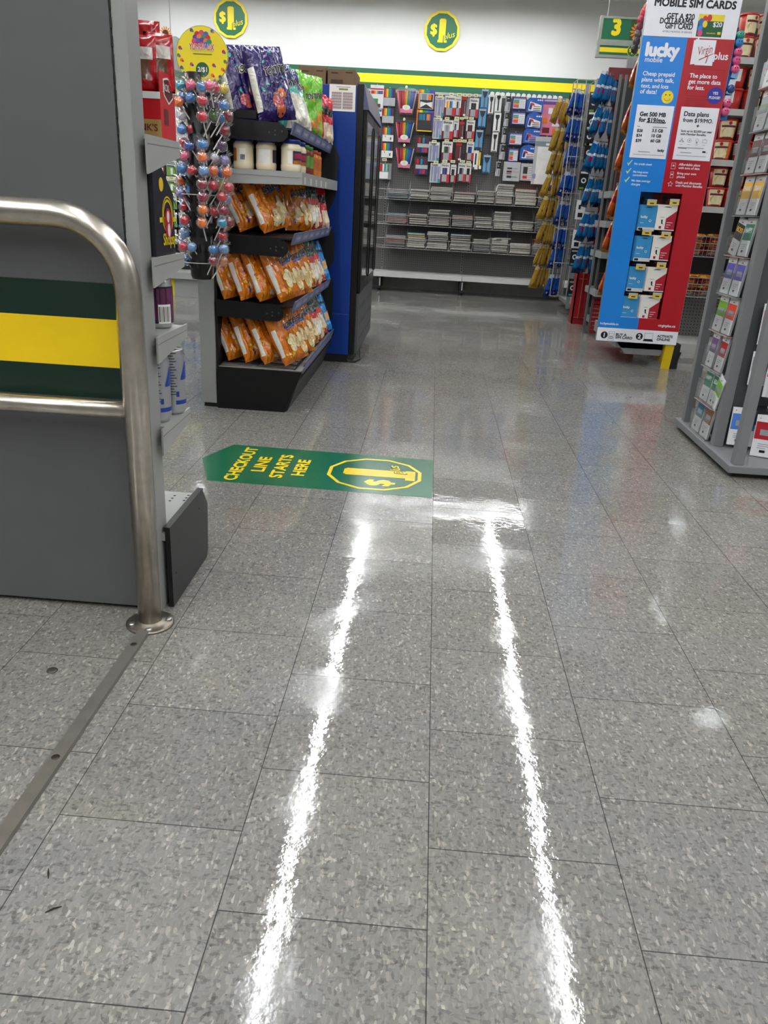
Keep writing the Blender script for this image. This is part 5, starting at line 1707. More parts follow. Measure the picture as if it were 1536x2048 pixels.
simm = [M('#3f9bd8', .35), white_ink, M('#b31c33', .4), black_ink, M('#d9d9d9', .4), M('#8fbf3d', .4)]
for col, boxes in (('blue', ((350, 115, 460, 280), (320, 330, 430, 500), (280, 550, 370, 710), (232, 760, 325, 910))), ('white and red', ((465, 110, 610, 280), (435, 330, 560, 490), (398, 550, 530, 715), (348, 750, 490, 910)))):
    for k, (x0, y0, x1, y1) in enumerate(boxes):
        yy = SY + .012
        a, b = at_y(*c8(x0, y0), yy), at_y(*c8(x1, y1), yy)
        cx, cz = (a.x + b.x) / 2, (a.z + b.z) / 2
        w, h = (.108, .158) if col == 'blue' else (.125, .155)
        n_ = 3 if col == 'blue' else 4
        t = thing('sim_card_pack', '%s SIM card pack, %s from the top of its column in the display' % (col, ORD[k]), 'SIM card pack', (cx, yy, cz + h / 2), 'SIM card packs in the display')
        for q in range(n_):
            yq = yy + .012 * (n_ - 1 - q)
            m = MB()
            ox = -.005 * (n_ - 1 - q)
            m.box(-w / 2 + ox, w / 2 + ox, yq - yy, yq - yy + .003, -h, 0, 0 if col == 'blue' else 1)
            Q = Panel((-w / 2 + ox, yq - yy - .0003, -h), (1, 0, 0), (0, 0, 1), .0006)
            m.flat(Q, [(w * .3, h * .9), (w * .42, h * .93), (w * .6, h * .93), (w * .72, h * .9)], 1, 3)
            if q == n_ - 1:
                if col == 'blue':
                    m.rect(Q, 0, w, 0, h * .14, 1, 4).rect(Q, w * .06, w * .3, h * .03, h * .11, 2, 3)
                    m.text(Q, 'lucky', w * .1, h * .5, w=w * .4, layer=2, m=1, bold=.05)
                    m.ring(Q, w * .68, h * .4, .005, .008, 2, 1, 12).rect(Q, w * .1, w * .32, h * .3, h * .315, 2, 1)
                else:
                    m.flat(Q, [(w * .5, h * .04), (w, h * .04), (w, h * .78), (w * .5, h * .46)], 1, 2)
                    [m.rect(Q, w * .56, w * (.86 - .08 * j), h * (.3 - .09 * j), h * (.32 - .09 * j), 2, 1) for j in range(3)]
                    m.rect(Q, w * .2, w * .4, h * .5, h * .512, 1, 3).flat(Q, [(w * .26, h * .4), (w * .34, h * .43), (w * .36, h * .26), (w * .44, h * .22), (w * .3, h * .25)], 1, 3)
                    m.rect(Q, w * .2, w * .32, h * .06, h * .16, 1, 2)
            m.v = [v + Vector((cx, yy, cz + h / 2)) for v in m.v]
            m.build('card', simm, t)
tagm = [M('#e8c84c', .45), M('#c9c9c2', .45), black_ink]
for col, boxes in (('blue', ((405, 65, 470, 110), (370, 275, 435, 320), (325, 520, 390, 565), (275, 730, 335, 765))), ('white', ((565, 65, 630, 105), (505, 295, 570, 335), (475, 510, 535, 550), (445, 725, 505, 765)))):
    for k, (x0, y0, x1, y1) in enumerate(boxes):
        yy = SY - .015
        a, b = at_y(*c8(x0, y0), yy), at_y(*c8(x1, y1), yy)
        cx, cz = (a.x + b.x) / 2, (a.z + b.z) / 2
        t = thing('price_hook', 'hook with yellow price tag above the %s SIM pack in the %s row' % (col, ORD[k]), 'price tag', (cx, yy, cz), 'price hooks in the SIM display')
        m = MB().box(cx - .03, cx + .03, yy, yy + .002, cz - .018, cz + .018, 0).box(cx - .03, cx + .03, yy - .001, yy, cz + .006, cz + .018, 1)
        m.rect(Panel((cx, yy - .0004, cz), (1, 0, 0), (0, 0, 1)), -.012, .014, -.009, -.002, 1, 2)
        m.build('price_tag', tagm, t)
        MB().tube([(cx - .04, SY + .095, cz + .012), (cx - .04, yy + .004, cz + .012), (cx - .02, yy + .003, cz + .008)], .004, 6).box(cx - .05, cx - .03, SY + .085, SY + .095, cz - .01, cz + .03).build('hook', black_metal, t)

# steel base of the shelving under the board, with the yellow corner leg
t = thing('floor_stand', 'grey base stand with yellow corner guard leg below the SIM card board', 'stand', (1.45, 5.8, 0))
MB().box(1.31, 1.70, 5.50, 6.3, .12, .2, 0).prism([(1.28, .2), (1.72, .2), (1.62, .08), (1.38, .08)], 'y', 5.50, 5.515, 0).build('deck', M('#8f9092', .45), t)
MB().prism([(1.63, 0), (1.69, 0), (1.70, .17), (1.64, .17)], 'y', 5.46, 5.468).build('corner_guard', M('#d9b80c', .4, var=.05), t)
MB().prism([(5.47, .03), (6.15, .10), (6.15, .17), (5.47, .17)], 'x', 1.632, 1.638).build('side_guard', M('#b89a10', .45, var=.08), t)
MB().box(1.70, 1.745, 5.47, 5.56, 0, .17).tube([(1.73, 5.465, .02), (1.75, 5.465, .12)], .006, 6).build('foot', black_metal, t)
MB().box(1.24, 1.262, 5.56, 5.60, 0.18, 2.1).build('rear_post', grey_metal, t)
MB().box(1.66, 1.682, 5.56, 5.60, 0.2, 2.1).build('rear_post', grey_metal, t)
MB().box(1.22, 1.69, 5.56, 5.575, .2, 2.1).build('rear_panel', M('#6f7072', .5), t)

# blue clip strip of round toys on the right edge of the board
cs = thing('clip_strip', 'blue hanging strip card behind the right edge of the SIM board', 'clip strip', (1.75, SY + .03, 1.4))
a, b = at_y(1482, 60, SY + .03), at_y(1424, 232, SY + .03)
MB().box(xr + .002, xr + .055, SY + .03, SY + .034, b.z - .02, 2.02).build('strip_card', M('#1f6fc0', .4), cs)
for k, (u, v, c) in enumerate(((1482, 70, 'teal'), (1479, 85, 'blue'), (1477, 104, 'pink'), (1474, 121, 'pink'), (1471, 138, 'pink'), (1462, 178, 'navy'), (1455, 206, 'pink'), (1451, 223, 'pink'))):
    p = at_y(u, v, SY + .005)
    o = MB().ball((p.x, SY + .012, p.z), .026, 16, 10, 0).disc(Panel((p.x - .008, SY - .0145, p.z + .004), (1, 0, 0), (0, 0, 1)), 0, 0, .004, 1, 1, 8).disc(Panel((p.x + .006, SY - .0145, p.z + .004), (1, 0, 0), (0, 0, 1)), 0, 0, .004, 1, 1, 8).build('squeeze_ball', [M({'teal': '#2a9d86', 'blue': '#2f7fc4', 'pink': '#e0568c', 'navy': '#2b4a8c'}[c], .3, coat=.5), black_ink], loc=(p.x, SY + .012, p.z))
    tag(o, '%s round toy ball, %s from the top of the blue clip strip' % (c, ORD[k]), 'toy ball', 'toy balls on the clip strip')
for k in range(4):
    p = at_y(1468 - k * 5, 150 + k * 16, SY + .01)
    o = MB().prism([(p.x - .018, p.z - .015), (p.x + .02, p.z - .02), (p.x + .024, p.z + .02), (p.x - .012, p.z + .018)], 'y', SY + .004, SY + .014).build('toy_wrapper', M('#cfd6dc' if k % 2 else '#7fa6cf', .3, coat=.4), loc=p)
    tag(o, 'crinkled pale wrapper, %s from the top between the toy balls on the strip' % ORD[k], 'wrapper', 'wrappers on the clip strip')

# ================================================================== HANGING SNACK STRIPS AND AISLE SHELVES (right)
def small_pack(w, h, t, mats, des, seed):
    rnd = random.Random(seed)
    m = MB()
    nu, nv = 8, 12
    ph = [rnd.uniform(0, 6) for _ in range(4)]
    for sg in (-1, 1):
        vs, fs, ms = [], [], []
        for j in range(nv + 1):
            q = j / nv
            for i in range(nu + 1):
                s = -1 + 2 * i / nu
                e = min(1, 5 * q, 4 * (1 - q))
                d = t / 2 * max(0, 1 - s ** 4) ** .5 * e * (1.15 - .5 * q) + .003 * e * math.sin(7 * s + 9 * q + ph[0]) * (1 - s * s)
                vs.append((s * w / 2 * (1 - .55 * q), sg * max(d, .001), (q - 1) * h))
        for j in range(nv):
            for i in range(nu):
                k = j * (nu + 1) + i
                f = (k, k + 1, k + nu + 2, k + nu + 1)
                fs.append(f if sg < 0 else f[::-1])
                ms.append(des((i + .5) / nu, (j + .5) / nv))
        m.add(vs, fs, ms, True)
    return m


PK = {'gold': ([foil('#c09a3c'), foil('#e6d69a'), foil('#6e5218'), foil('#c7cfe0')], lambda a, q: 1 if q > .82 else (2 if .3 < q < .42 and .2 < a < .8 else (3 if .5 < q < .62 and a > .4 else 0)), (.16, .235, .034)),
      'blue and green': ([foil('#1f56b4'), foil('#3d9a3f'), foil('#cfd8e6'), foil('#142f80')], lambda a, q: 1 if .34 < q < .5 and .2 < a < .9 else (2 if q > .84 or (.14 < q < .28 and int(a * 8) % 2) else (3 if q < .34 else 0)), (.15, .23, .034)),
      'blue and red': ([foil('#1c79b8'), foil('#c02a48'), foil('#dfe8ef'), foil('#174d78')], lambda a, q: 1 if (.34 < q < .5 and .15 < a < .75) or (.7 < q < .78 and a > .5) else (2 if (.5 < q < .6 and a < .5) or q > .9 else (3 if q < .18 else 0)), (.16, .25, .036)),
      'orange': ([foil('#cf5a16'), foil('#b3252a'), foil('#f2eee6'), foil('#d98a2a'), foil('#1c1c1c')], lambda a, q: 2 if q > .72 else (1 if .45 < q < .6 and a < .8 else (4 if .26 < q < .4 and .3 < a < .7 else (3 if q < .12 else 0))), (.14, .235, .04))}
_pk = {}
rj = random.Random(5)


def hang(kind, label, p, yaw, swing, splay, group, sd=0):
    k = (kind, sd % 2)
    if k not in _pk:
        mats, des, (w, h, t) = PK[kind]
        o = small_pack(w, h, t, mats, des, 11 + sd % 2).build('snack_pack', mats)
        _pk[k] = o
    else:
        o = _pk[k].copy()
        C.objects.link(o)
    tag(o, label, 'snack pack', group)
    R = Matrix.Rotation(math.radians(splay), 4, 'Y') @ Matrix.Rotation(math.radians(yaw), 4, 'Z') @ Matrix.Rotation(math.radians(swing), 4, 'X')
    o.rotation_euler = R.to_euler()
    o.location = p
    return o


def c6(x, y):
    return 1040 + x / 3.413, 80 + y / 3.413


def strip(kind, nm, Y, tops, n, spread, rail, rail_col, pitch=.029):
    """tiers of packs on a vertical rail; packs hang one behind the other and splay to the aisle side"""
    pts = [at_y(*c6(*q), Y) for q in rail]
    t = thing('hanging_strip', rail_col[1], 'hanging strip', (sum(p.x for p in pts) / len(pts) + .06, Y + .06, pts[-1].z), 'hanging strips at the aisle end')
    x = max(p.x for p in pts)
    MB().box(x + .02, x + .05, Y + .07, Y + .09, max(0, pts[-1].z), pts[0].z).build('rail', M(rail_col[0], .45), t)
    for k, (cx, cy) in enumerate(tops):
        p = at_y(*c6(cx, cy), Y)
        MB().tube([(x + .03, Y + .08, p.z + .004), (p.x - .07, Y, p.z + .004)], .003, 5).build('peg', black_metal, t)
        for i in range(n):
            q = (i - (n - 1) / 2)
            hang(kind, '%s foil pack, %s from left in tier %s, %s strip' % (kind, ORD[i], NUM[k], nm), (p.x + q * pitch, Y + .02 * q, p.z + .006 * (i % 2)), (56 if i == 0 else 72) + rj.uniform(-12, 12), 4 * (i % 2), spread * .9 * (n - 1 - i) / n - 2 + rj.uniform(-4, 4), '%s snack packs' % kind, i)


strip('gold', 'far', 9.0, ((318, 405), (300, 600), (275, 760), (248, 920), (225, 1070), (208, 1240), (190, 1400), (165, 1545)), 6, 16, ((330, 370), (140, 1690)), ('#1d1e1f', 'dark hanging strip of gold snack packs at the end of the far shelves'))
strip('blue and green', 'wire rack', 8.3, ((415, 340), (392, 520), (372, 700), (352, 900), (318, 1100), (300, 1270), (280, 1400), (245, 1600)), 4, 14, ((450, 290), (230, 1740)), ('#9a9a98', 'grey strip of blue and green snack packs inside the wire rack'))
strip('blue and red', 'red', 7.4, ((620, 225), (590, 450), (560, 695), (530, 935), (500, 1175), (465, 1395)), 5, 15, ((640, 200), (420, 1900)), ('#7d1420', 'maroon strip of blue and red snack packs in front of the wire rack'))

# wire rack frame
Yw = 8.3
t = thing('wire_rack', 'tall narrow grey wire rack around the blue and green snack packs', 'wire rack', (1.4, Yw, .1))
wm = M('#b4b6b5', .35, metal=.5)
lt, lb_, rt, rb_ = at_y(*c6(390, 330), Yw - .12), at_y(*c6(200, 1745), Yw - .12), at_y(*c6(510, 275), Yw - .12), at_y(*c6(290, 1765), Yw - .12)
xa, xb, zb_, zt_ = (lt.x + lb_.x) / 2, (rt.x + rb_.x) / 2 + .02, lb_.z, rt.z
for x in (xa, (xa + xb) / 2, xb):
    for y in (Yw - .12, Yw + .12):
        MB().tube([(x, y, zb_), (x, y, zt_)], .005 if x != (xa + xb) / 2 else .0035, 6).build('upright_wire', wm, t)
for k in range(7):
    z = zb_ + (zt_ - zb_) * k / 6
    MB().tube([(xa, Yw - .12, z), (xb, Yw - .12, z), (xb, Yw + .12, z), (xa, Yw + .12, z), (xa, Yw - .12, z)], .0035, 6).build('cross_wire', wm, t)
MB().box(xb + .02, xb + .05, Yw - .1, Yw - .04, .06, zt_ + .02).build('side_post', M('#8c8d8c', .4), t)

# aisle shelving behind the strips, with blister packs facing the aisle
t = thing('aisle_shelving', 'grey aisle shelving with hook panels running back behind the hanging strips', 'shelf unit', (1.75, 7.9, 0))
MB().box(1.66, 1.69, 6.9, 9.2, .1, 2.26).build('panel', M('#6d6e6e', .5), t)
for y in (6.95, 8.0, 9.1):
    MB().box(1.60, 1.70, y, y + .04, .0, 2.28).build('post', M('#8c8d8c', .4), t)
MB().box(1.60, 2.3, 9.16, 9.2, 1.9, 2.30).build('end_panel', M('#8b8b89', .45), t)
MB().box(1.45, 1.69, 6.95, 9.1, .06, .1).build('base_shelf', grey_metal, t)
MB().box(1.34, 1.62, 7.40, 7.43, 2.02, 2.11).build('header', M('#6e141c', .45), t)
bm_ = [M('#15171a', .4), M('#e4e6e4', .45), M('#6f9a3d', .4), M('#2aa6a6', .4), M('#d8d3b0', .5)]
for k, (x, y) in enumerate(((500, 430), (485, 560), (470, 660), (465, 770), (430, 960), (410, 1160), (385, 1360), (370, 1480), (355, 1690))):
    p = at_y(*c6(x, y), 8.0)
    w, h = .085, .17
    m = MB().box(p.x - w / 2, p.x + w / 2, 7.97, 7.985, p.z - h / 2, p.z + h / 2, 0 if k != 5 and k != 6 else 1, bev=.003)
    P = Panel((p.x - w / 2, 7.9695, p.z - h / 2), (1, 0, 0), (0, 0, 1))
    if k in (5, 6):
        m.rect(P, .02, .065, .02, .06, 1, 0).rect(P, .02, .04, .09, .13, 1, 0)
    else:
        m.disc(P, w * .5, h * .5, .024, 1, 1 if k != 1 else 4, 18).disc(P, w * .5, h * .5, .013, 2, 0, 14)
        m.rect(P, .008, w - .008, h * .85, h * .95, 1, 1 if k < 6 else 0)
        m.rect(P, .01, w * .6, h * .06, h * .16, 1, 3 if k > 6 else 2)
        if k > 6:
            m.text(P, 'HDMI', .01, h * .78, w=.05, layer=2, m=1, bold=.03)
    tag(m.build('blister_pack', bm_, loc=(p.x, 7.98, p.z)), '%s blister pack, %s down between the wire rack and red strip' % ('white' if k in (5, 6) else 'black and white', ORD[k]), 'blister pack', 'blister packs behind the strips')
    MB().tube([(p.x, 7.98, p.z + h * .46), (1.665, 8.0, p.z + h * .46)], .003, 5).build('peg', wire_m, t)

# red base stand
t = thing('red_stand', 'red sheet metal stand panel on the floor below the blue and red packs', 'display stand', (1.42, 7.5, 0))
a, b, c_, d_ = at_y(*c6(395, 1590), 7.55), at_y(*c6(485, 1600), 7.55), at_y(*c6(345, 1945), 7.55), at_y(*c6(440, 1965), 7.55)
xq0, xq1 = (a.x + c_.x) / 2, (b.x + d_.x) / 2
MB().box(xq0, xq1, 7.54, 7.56, .0, a.z).box(xq0 + .0, xq0 + .01, 7.54, 7.7, 0, a.z).build('panel', M('#9c101b', .4, var=.05), t)
MB().tube([(xq0 + .055, 7.535, .05), (xq0 + .055, 7.535, a.z)], .004, 6).tube([(xq0 + .01, 7.535, .06), (xq1 - .01, 7.535, .06)], .003, 6).tube([(xq0 + .02, 7.535, a.z - .05), (xq1, 7.535, a.z - .05)], .003, 6).build('wire_trim', M('#b07a5a', .35, metal=.5), t)
MB().box(xq1 + .004, xq1 + .03, 7.5, 7.53, 0, 2.05).box(xq1 + .045, xq1 + .06, 7.5, 7.53, 0, 2.05).build('post', M('#696a69', .45), t)

# end shelves behind the SIM board
t = thing('end_shelves', 'grey shelves with red slatted base partly hidden behind the SIM card board', 'shelf unit', (1.5, 6.9, 0))
x0 = 1.375
for x in (x0 - .02, x0 + .025):
    MB().box(x, x + .018, 6.98, 7.0, 0, 2.0).build('post', M('#696a69', .45), t)
MB().box(x0 + .02, 2.0, 7.2, 7.22, .2, 2.0).build('back_panel', M('#2a2b2c', .6), t)
for v in (382, 442, 503, 580):
    p = at_y(1215 if v < 500 else 1200, v, 6.8)
    MB().box(x0 - .01, 2.0, 6.72, 7.2, p.z - .05, p.z).build('shelf', M('#8f918f', .42), t)
sl = MB()
for k in range(9):
    sl.box(x0 + .01, 1.9, 6.84, 6.85, .02 + k * .035, .048 + k * .035)
sl.build('slatted_base', M('#8f121b', .45), t)
for k, (u, v, w, h) in enumerate(((1228, 372, .06, .22), (1222, 425, .10, .12), (1216, 490, .09, .10), (1202, 560, .12, .14), (1240, 345, .07, .26))):
    p = at_y(u, v, 6.85)
    zz = {0: 382, 4: 382, 1: 442, 2: 503, 3: 580}[k]
    zf = at_y(1215 if zz < 500 else 1200, zz, 6.8).z
    m = MB().box(p.x - w / 2 + .025, p.x + w / 2 + .025, 6.8, 6.86, zf, zf + h, 0, bev=.006)
    m.rect(Panel((p.x - w / 2 + .025, 6.7995, zf), (1, 0, 0), (0, 0, 1)), .01, w - .01, h * .1, h * .3, 1, 1)
    tag(m.build('boxed_item', [M('#1d1416' if k else '#4a1a22', .4), M('#7d7f82', .5)], loc=(p.x + .025, 6.83, zf)), 'dark boxed item on the %s grey shelf left of the SIM board' % ('first', 'second', 'third', 'lowest', 'uppermost')[k], 'box', 'dark boxes left of the SIM board')

# orange packs on the strip left of the board
t = thing('hanging_strip', 'dark strip of orange candy packs beside the left edge of the SIM board', 'hanging strip', (1.2, 5.62, .4), 'hanging strips at the aisle end')
MB().box(1.19, 1.21, 5.60, 5.61, .3, 2.3).build('rail', black_metal, t)
for k, (u, v, n) in enumerate(((1278, 95, 2), (1262, 188, 2), (1248, 265, 2), (1232, 362, 1), (1222, 432, 1), (1214, 520, 1))):
    p = at_y(u, v, 5.6)
    for i in range(n):
        hang('orange', 'orange candy pack, %s in tier %s beside the SIM board edge' % (ORD[i], NUM[k]), (p.x + .035 + .05 * i, 5.585 + .05 * i, p.z + .0), 58, 3, 8, 'orange candy packs', i)
    MB().tube([(1.2, 5.605, p.z), (p.x, 5.585, p.z), (p.x + .05 * (n - 1), 5.585 + .05 * (n - 1), p.z)], .003, 5).build('peg', black_metal, t)
for k, (u, v, c) in enumerate(((1296, 14, '#e8643c'), (1290, 24, '#d83a4a'), (1284, 38, '#c22a48'), (1281, 52, '#8a3a42'), (1292, 40, '#2a8a86'), (1278, 66, '#6b5a58'), (1289, 62, '#a8b0b8'), (1275, 80, '#4a4440'), (1287, 78, '#c9ccd0'), (1271, 96, '#2f2c2a'))):
    p = at_y(u, v, 5.62)
    o = MB().ball((p.x, 5.64, p.z), .03, 10, 7, sq=(.8, .5, 1)).build('candy_pouch', foil(c), loc=(p.x, 5.64, p.z))
    tag(o, 'small %s candy pouch, %s from the top behind the SIM board corner' % ({'#e8643c': 'orange', '#d83a4a': 'red', '#c22a48': 'crimson', '#8a3a42': 'maroon', '#2a8a86': 'teal', '#6b5a58': 'brown', '#a8b0b8': 'silver', '#4a4440': 'dark', '#c9ccd0': 'pale', '#2f2c2a': 'black'}[c], ORD[k]), 'pouch', 'candy pouches behind the SIM board')
o = MB().box(1.215, 1.245, 5.62, 5.66, 1.66, 1.93).build('clear_sleeve', clear_film(.1, .1, '#dfe6ea', .5), loc=(1.23, 5.64, 1.66))
tag(o, 'clear crinkled sleeve hanging between the two upper orange packs', 'sleeve')

# ================================================================== NOODLE SHELVES (far right)
NY = 6.05
ns = thing('shelf_unit', 'grey shelving of red and cream noodle cups behind the SIM card board', 'shelf unit', (2.4, 6.3, 0))
shl = M('#b9bab6', .42, var=.03)
NX0, NX1 = 1.90, 3.1
for zt in (2.0, 1.69, 1.372, 1.066):
    MB().box(NX0, NX1, NY + .005, NY + .40, zt - .012, zt).box(NX0, NX1, NY, NY + .012, zt - .04, zt).prism([(NY, zt - .04), (NY + .4, zt - .07), (NY + .4, zt), (NY, zt)], 'x', NX0 - .003, NX0).build('shelf', shl, ns)
MB().box(1.8, NX1, NY + .42, NY + .44, .43, 2.25).build('back_panel', M('#2c2c2c', .6), ns)
MB().box(1.70, NX1, NY + .42, NY + .44, .08, .43).build('peg_panel', perforated('#6e6e6a', .0254, .0045), ns)
MB().box(1.70, NX1, NY - .02, NY + .42, .085, .10).box(1.70, NX1, NY - .03, NY - .018, .05, .10).build('base_shelf', shl, ns)
MB().box(1.86, 1.90, NY + .38, NY + .44, 0, 2.2).build('post', M('#7e7f7d', .45), ns)
for x in (1.80, 2.9):
    MB().box(x, x + .03, NY, NY + .4, 0, .085).build('foot', black_metal, ns)
cupm = [M('#b5261f', .4), M('#ead9b0', .45, var=.1, nscale=50), M('#d9671f', .4), M('#5a2a1c', .5), M('#e9e6df', .45), M('#c9a866', .5, var=.3, nscale=70), M('#efece4', .4)]
_cup = {}


def noodle_cup(x, y, z, ang, label):
    if 'c' not in _cup:
        t = thing('noodle_cup', label, 'noodle cup', (0, 0, 0), 'noodle cups on the right shelves')
        h, rb, rt = .13, .05, .06
        m = MB().lathe([(rb * .94, 0), (rb, .004), (rt - .001, h - .012)], 28)

        def pt(a, q, k=.0006):
            r = rb + (rt - rb) * q + k
            return (r * math.cos(a), r * math.sin(a), h * q)

        def patch(a0, a1, q0, q1, mi, k=.0006, n=8):
            vs = [pt(a0 + (a1 - a0) * i / n, q, k) for i in range(n + 1) for q in (q0, q1)]
            m.add(vs, [(2 * i, 2 * i + 2, 2 * i + 3, 2 * i + 1) for i in range(n)], mi, True)
        f = -PI / 2
        patch(f - 1.15, f + 1.0, .1, .97, 1)
        patch(f + .8, f + 1.25, .1, .97, 2, .0009)
        vs = [pt(f + .9 * math.cos(w), .36 + .25 * math.sin(w), .0012) for w in [2 * PI * i / 20 for i in range(20)]]
        m.add(vs, [list(range(20))], 5)
        patch(f - 1.0, f + .9, .58, .68, 3, .0012)
        patch(f - .7, f + .5, .04, .12, 3, .0012)
        vs = [pt(f + .2 * math.cos(w), .78 + .09 * math.sin(w), .0012) for w in [2 * PI * i / 14 for i in range(14)]]
        m.add(vs, [list(range(14))], 0)
        patch(f + PI * .62, f + PI * 1.2, .3, .86, 4)
        for k in range(6):
            patch(f + PI * .66, f + PI * (1.0 + .02 * k), .36 + .08 * k, .38 + .08 * k, 3, .0012, 4)
        m.build('cup', cupm, t)
        MB().lathe([(rt + .002, h - .014), (rt + .003, h - .01), (rt + .002, h - .002), (rt - .004, h)], 28, m=0).build('lid', [cupm[0]], t)
        _cup['c'] = t
    else:
        t = copy_tree(_cup['c'])
        tag(t, label, 'noodle cup', 'noodle cups on the right shelves')
    t.location = (x, y, z)
    t.rotation_euler = (0, 0, ang)


rnd = random.Random(12)
for si, zt in enumerate((2.0, 1.69, 1.372, 1.066)):
    for lv in range(2):
        for c in range(4):
            big = .132 * lv
            x = NX0 + .085 + c * .127 + rnd.uniform(-.006, .006)
            ang = (0, 0, 2.2, .5, -.5, 2.6)[(c + si * 2 + lv * 3) % 6] + rnd.uniform(-.15, .15)
            if si == 3:
                ang = rnd.uniform(-.1, .3) if c < 3 else 2.2
            noodle_cup(x, NY + .09, zt + .001 + big, ang, 'noodle cup, %s from left, %s layer of the %s noodle shelf' % (ORD[c], ('lower', 'upper')[lv], ('top', 'second', 'third', 'fourth')[si]))
for k, (zt, x) in enumerate(((1.372, 2.33), (1.066, 2.33), (2.0, 2.25), (1.69, 2.30))):
    o = MB().box(x, x + .07, NY - .004, NY - .001, zt - .036, zt - .004, 0).rect(Panel((x, NY - .0044, zt - .036), (1, 0, 0), (0, 0, 1)), .012, .055, .012, .02, 1, 1).build('price_label', tag_m, loc=(x, NY, zt))
    tag(o, 'cream price label on the edge of the %s noodle shelf' % ('third', 'fourth', 'top', 'second')[k], 'price label', 'price labels on the noodle shelves')
pkm = [foil('#c22a1d'), foil('#e0701e'), foil('#cfc9c0'), foil('#e9b93a')]
for bi, (z0, z1) in enumerate(((.725, .865), (.44, .58))):
    for c in range(2):
        xa = 1.86 + c * .40
        xb = xa + .37
        t = thing('wire_basket', 'wire basket of noodle packets, %s on the %s basket row at right' % (('left', 'right')[c], ('upper', 'lower')[bi]), 'wire basket', ((xa + xb) / 2, NY + .2, z0), 'wire baskets of noodle packets')
        w_ = MB()
        for k in range(13):
            x = xa + (xb - xa) * k / 12
            w_.tube([(x, NY + .4, z0 + .02), (x, NY, z0), (x, NY - .03, z1)], .0022, 4)
        for q in range(4):
            w_.tube([(xa, NY - .03 * q / 3, z0 + (z1 - z0) * q / 3), (xb, NY - .03 * q / 3, z0 + (z1 - z0) * q / 3)], .003, 5)
        for x in (xa, xb):
            for q in range(3):
                w_.tube([(x, NY - .03 * q / 2, z0 + (z1 - z0) * q / 2), (x, NY + .4, z0 + .02 + (z1 - z0) * q / 2)], .0022, 4)
        w_.build('wires', wire_m, t)
        n = 0
        for ly in range(4):
            for k in range(3):
                n += 1
                x = xa + .065 + k * .118
                T_ = Matrix.Translation((x, NY + .12, z0 + .03 + ly * .036)) @ Matrix.Rotation(rnd.uniform(-.12, .12), 4, 'Z') @ Matrix.Rotation(rnd.uniform(-.06, .06) - .04, 4, 'X')
                mb = MB()
                vs, fs = [], []
                for j in range(5):
                    for i in range(9):
                        a, b = -1 + i / 4, -1 + j / 2
                        vs.append((a * .056, b * .09, .016 * (1 - a ** 4) ** .5 * (1 - b ** 4) ** .5 + .002))
                for j in range(4):
                    for i in range(8):
                        q = j * 9 + i
                        fs.append((q, q + 1, q + 10, q + 9))
                top_c = [(1 if (i // 3 + j) % 2 else (3 if ly % 2 else 0)) for j in range(4) for i in range(8)]
                mb.add(vs, fs, top_c, True, T_)
                mb.add([(v[0], v[1], -v[2]) for v in vs], [f[::-1] for f in fs], [2 if i in (2, 3, 4, 5) else 0 for j in range(4) for i in range(8)], True, T_)
                o = mb.build('noodle_packet', pkm, loc=T_.translation)
                tag(o, 'noodle packet, %s column, layer %s in the %s basket of the %s row' % (('left', 'middle', 'right')[k], NUM[ly], ('left', 'right')[c], ('upper', 'lower')[bi]), 'noodle packet', 'noodle packets in the wire baskets')

# ================================================================== GIFT CARD RACK (right foreground)
rgrey = M('#7b7c7e', .42, var=.04, nscale=8)
rdark = M('#4a4b4e', .5, var=.05)
cr_ = thing('card_rack', 'grey metal revolving card rack on a square base with four corner posts, right foreground', 'card rack', (1.62, 3.42, 0))
BX0, BX1, BY0, BY1 = 1.258, 2.0, 3.05, 3.83
MB().box(BX0, BX1, BY0, BY1, .022, .052, 0, bev=.004).build('base', rgrey, cr_)
MB().box(BX0 + .03, BX1 - .03, BY0 + .03, BY1 - .03, .0, .022).build('plinth', black_metal, cr_)
for x in (BX0 + .042, BX1 - .06):
    for y in (BY0 + .038, BY1 - .06):
        MB().box(x - .02, x + .02, y - .02, y + .02, .052, 1.93, 0, bev=.003).build('corner_post', rgrey, cr_)
MB().box(BX0, BX1, BY0, BY1, 1.93, 1.96, 0, bev=.004).build('top_frame', M('#d9dadb', .4), cr_)
MB().box(1.286, 1.328, 3.335, 3.38, .052, 1.93, 0, bev=.003).build('centre_post', rgrey, cr_)
MB().box(1.328, 1.94, 3.37, 3.385, .052, 1.93).build('front_panel', rdark, cr_)
MB().box(1.318, 1.328, 3.385, 3.65, .07, 1.93).build('side_panel', M('#6a6b6d', .5), cr_)
acr = clear_film(.05, .08, '#e8eef0', .55)
PZ = (.056, .2, .355, .515, .675, .835, .995, 1.155, 1.315, 1.475)
for r_, z in enumerate(PZ):
    pk_ = MB()
    pk_.box(1.268, 1.270, 3.40, 3.635, z, z + .095).box(1.268, 1.318, 3.40, 3.635, z, z + .003)
    for y in (3.40, 3.517, 3.633):
        pk_.box(1.268, 1.318, y, y + .002, z, z + .095)
    pk_.build('side_pocket', acr, cr_)
    MB().box(1.266, 1.320, 3.40, 3.635, z - .003, z).build('pocket_ledge', M('#b98f90', .4) if r_ % 2 else M('#8f9092', .4), cr_)
cdm = [M('#e9e9ea', .4, var=.02), ink, M('#2d7d5f', .4), M('#7ab51d', .4), M('#7a4a86', .4), M('#e8441f', .4), M('#5d55b5', .4), M('#efb81e', .4), M('#5f1f2e', .4), M('#2f6f86', .4), M('#8a5f3a', .4), M('#d63a7d', .4), M('#b51f2c', .4), M('#4a7fd0', .4), M('#9aa0a4', .4)]
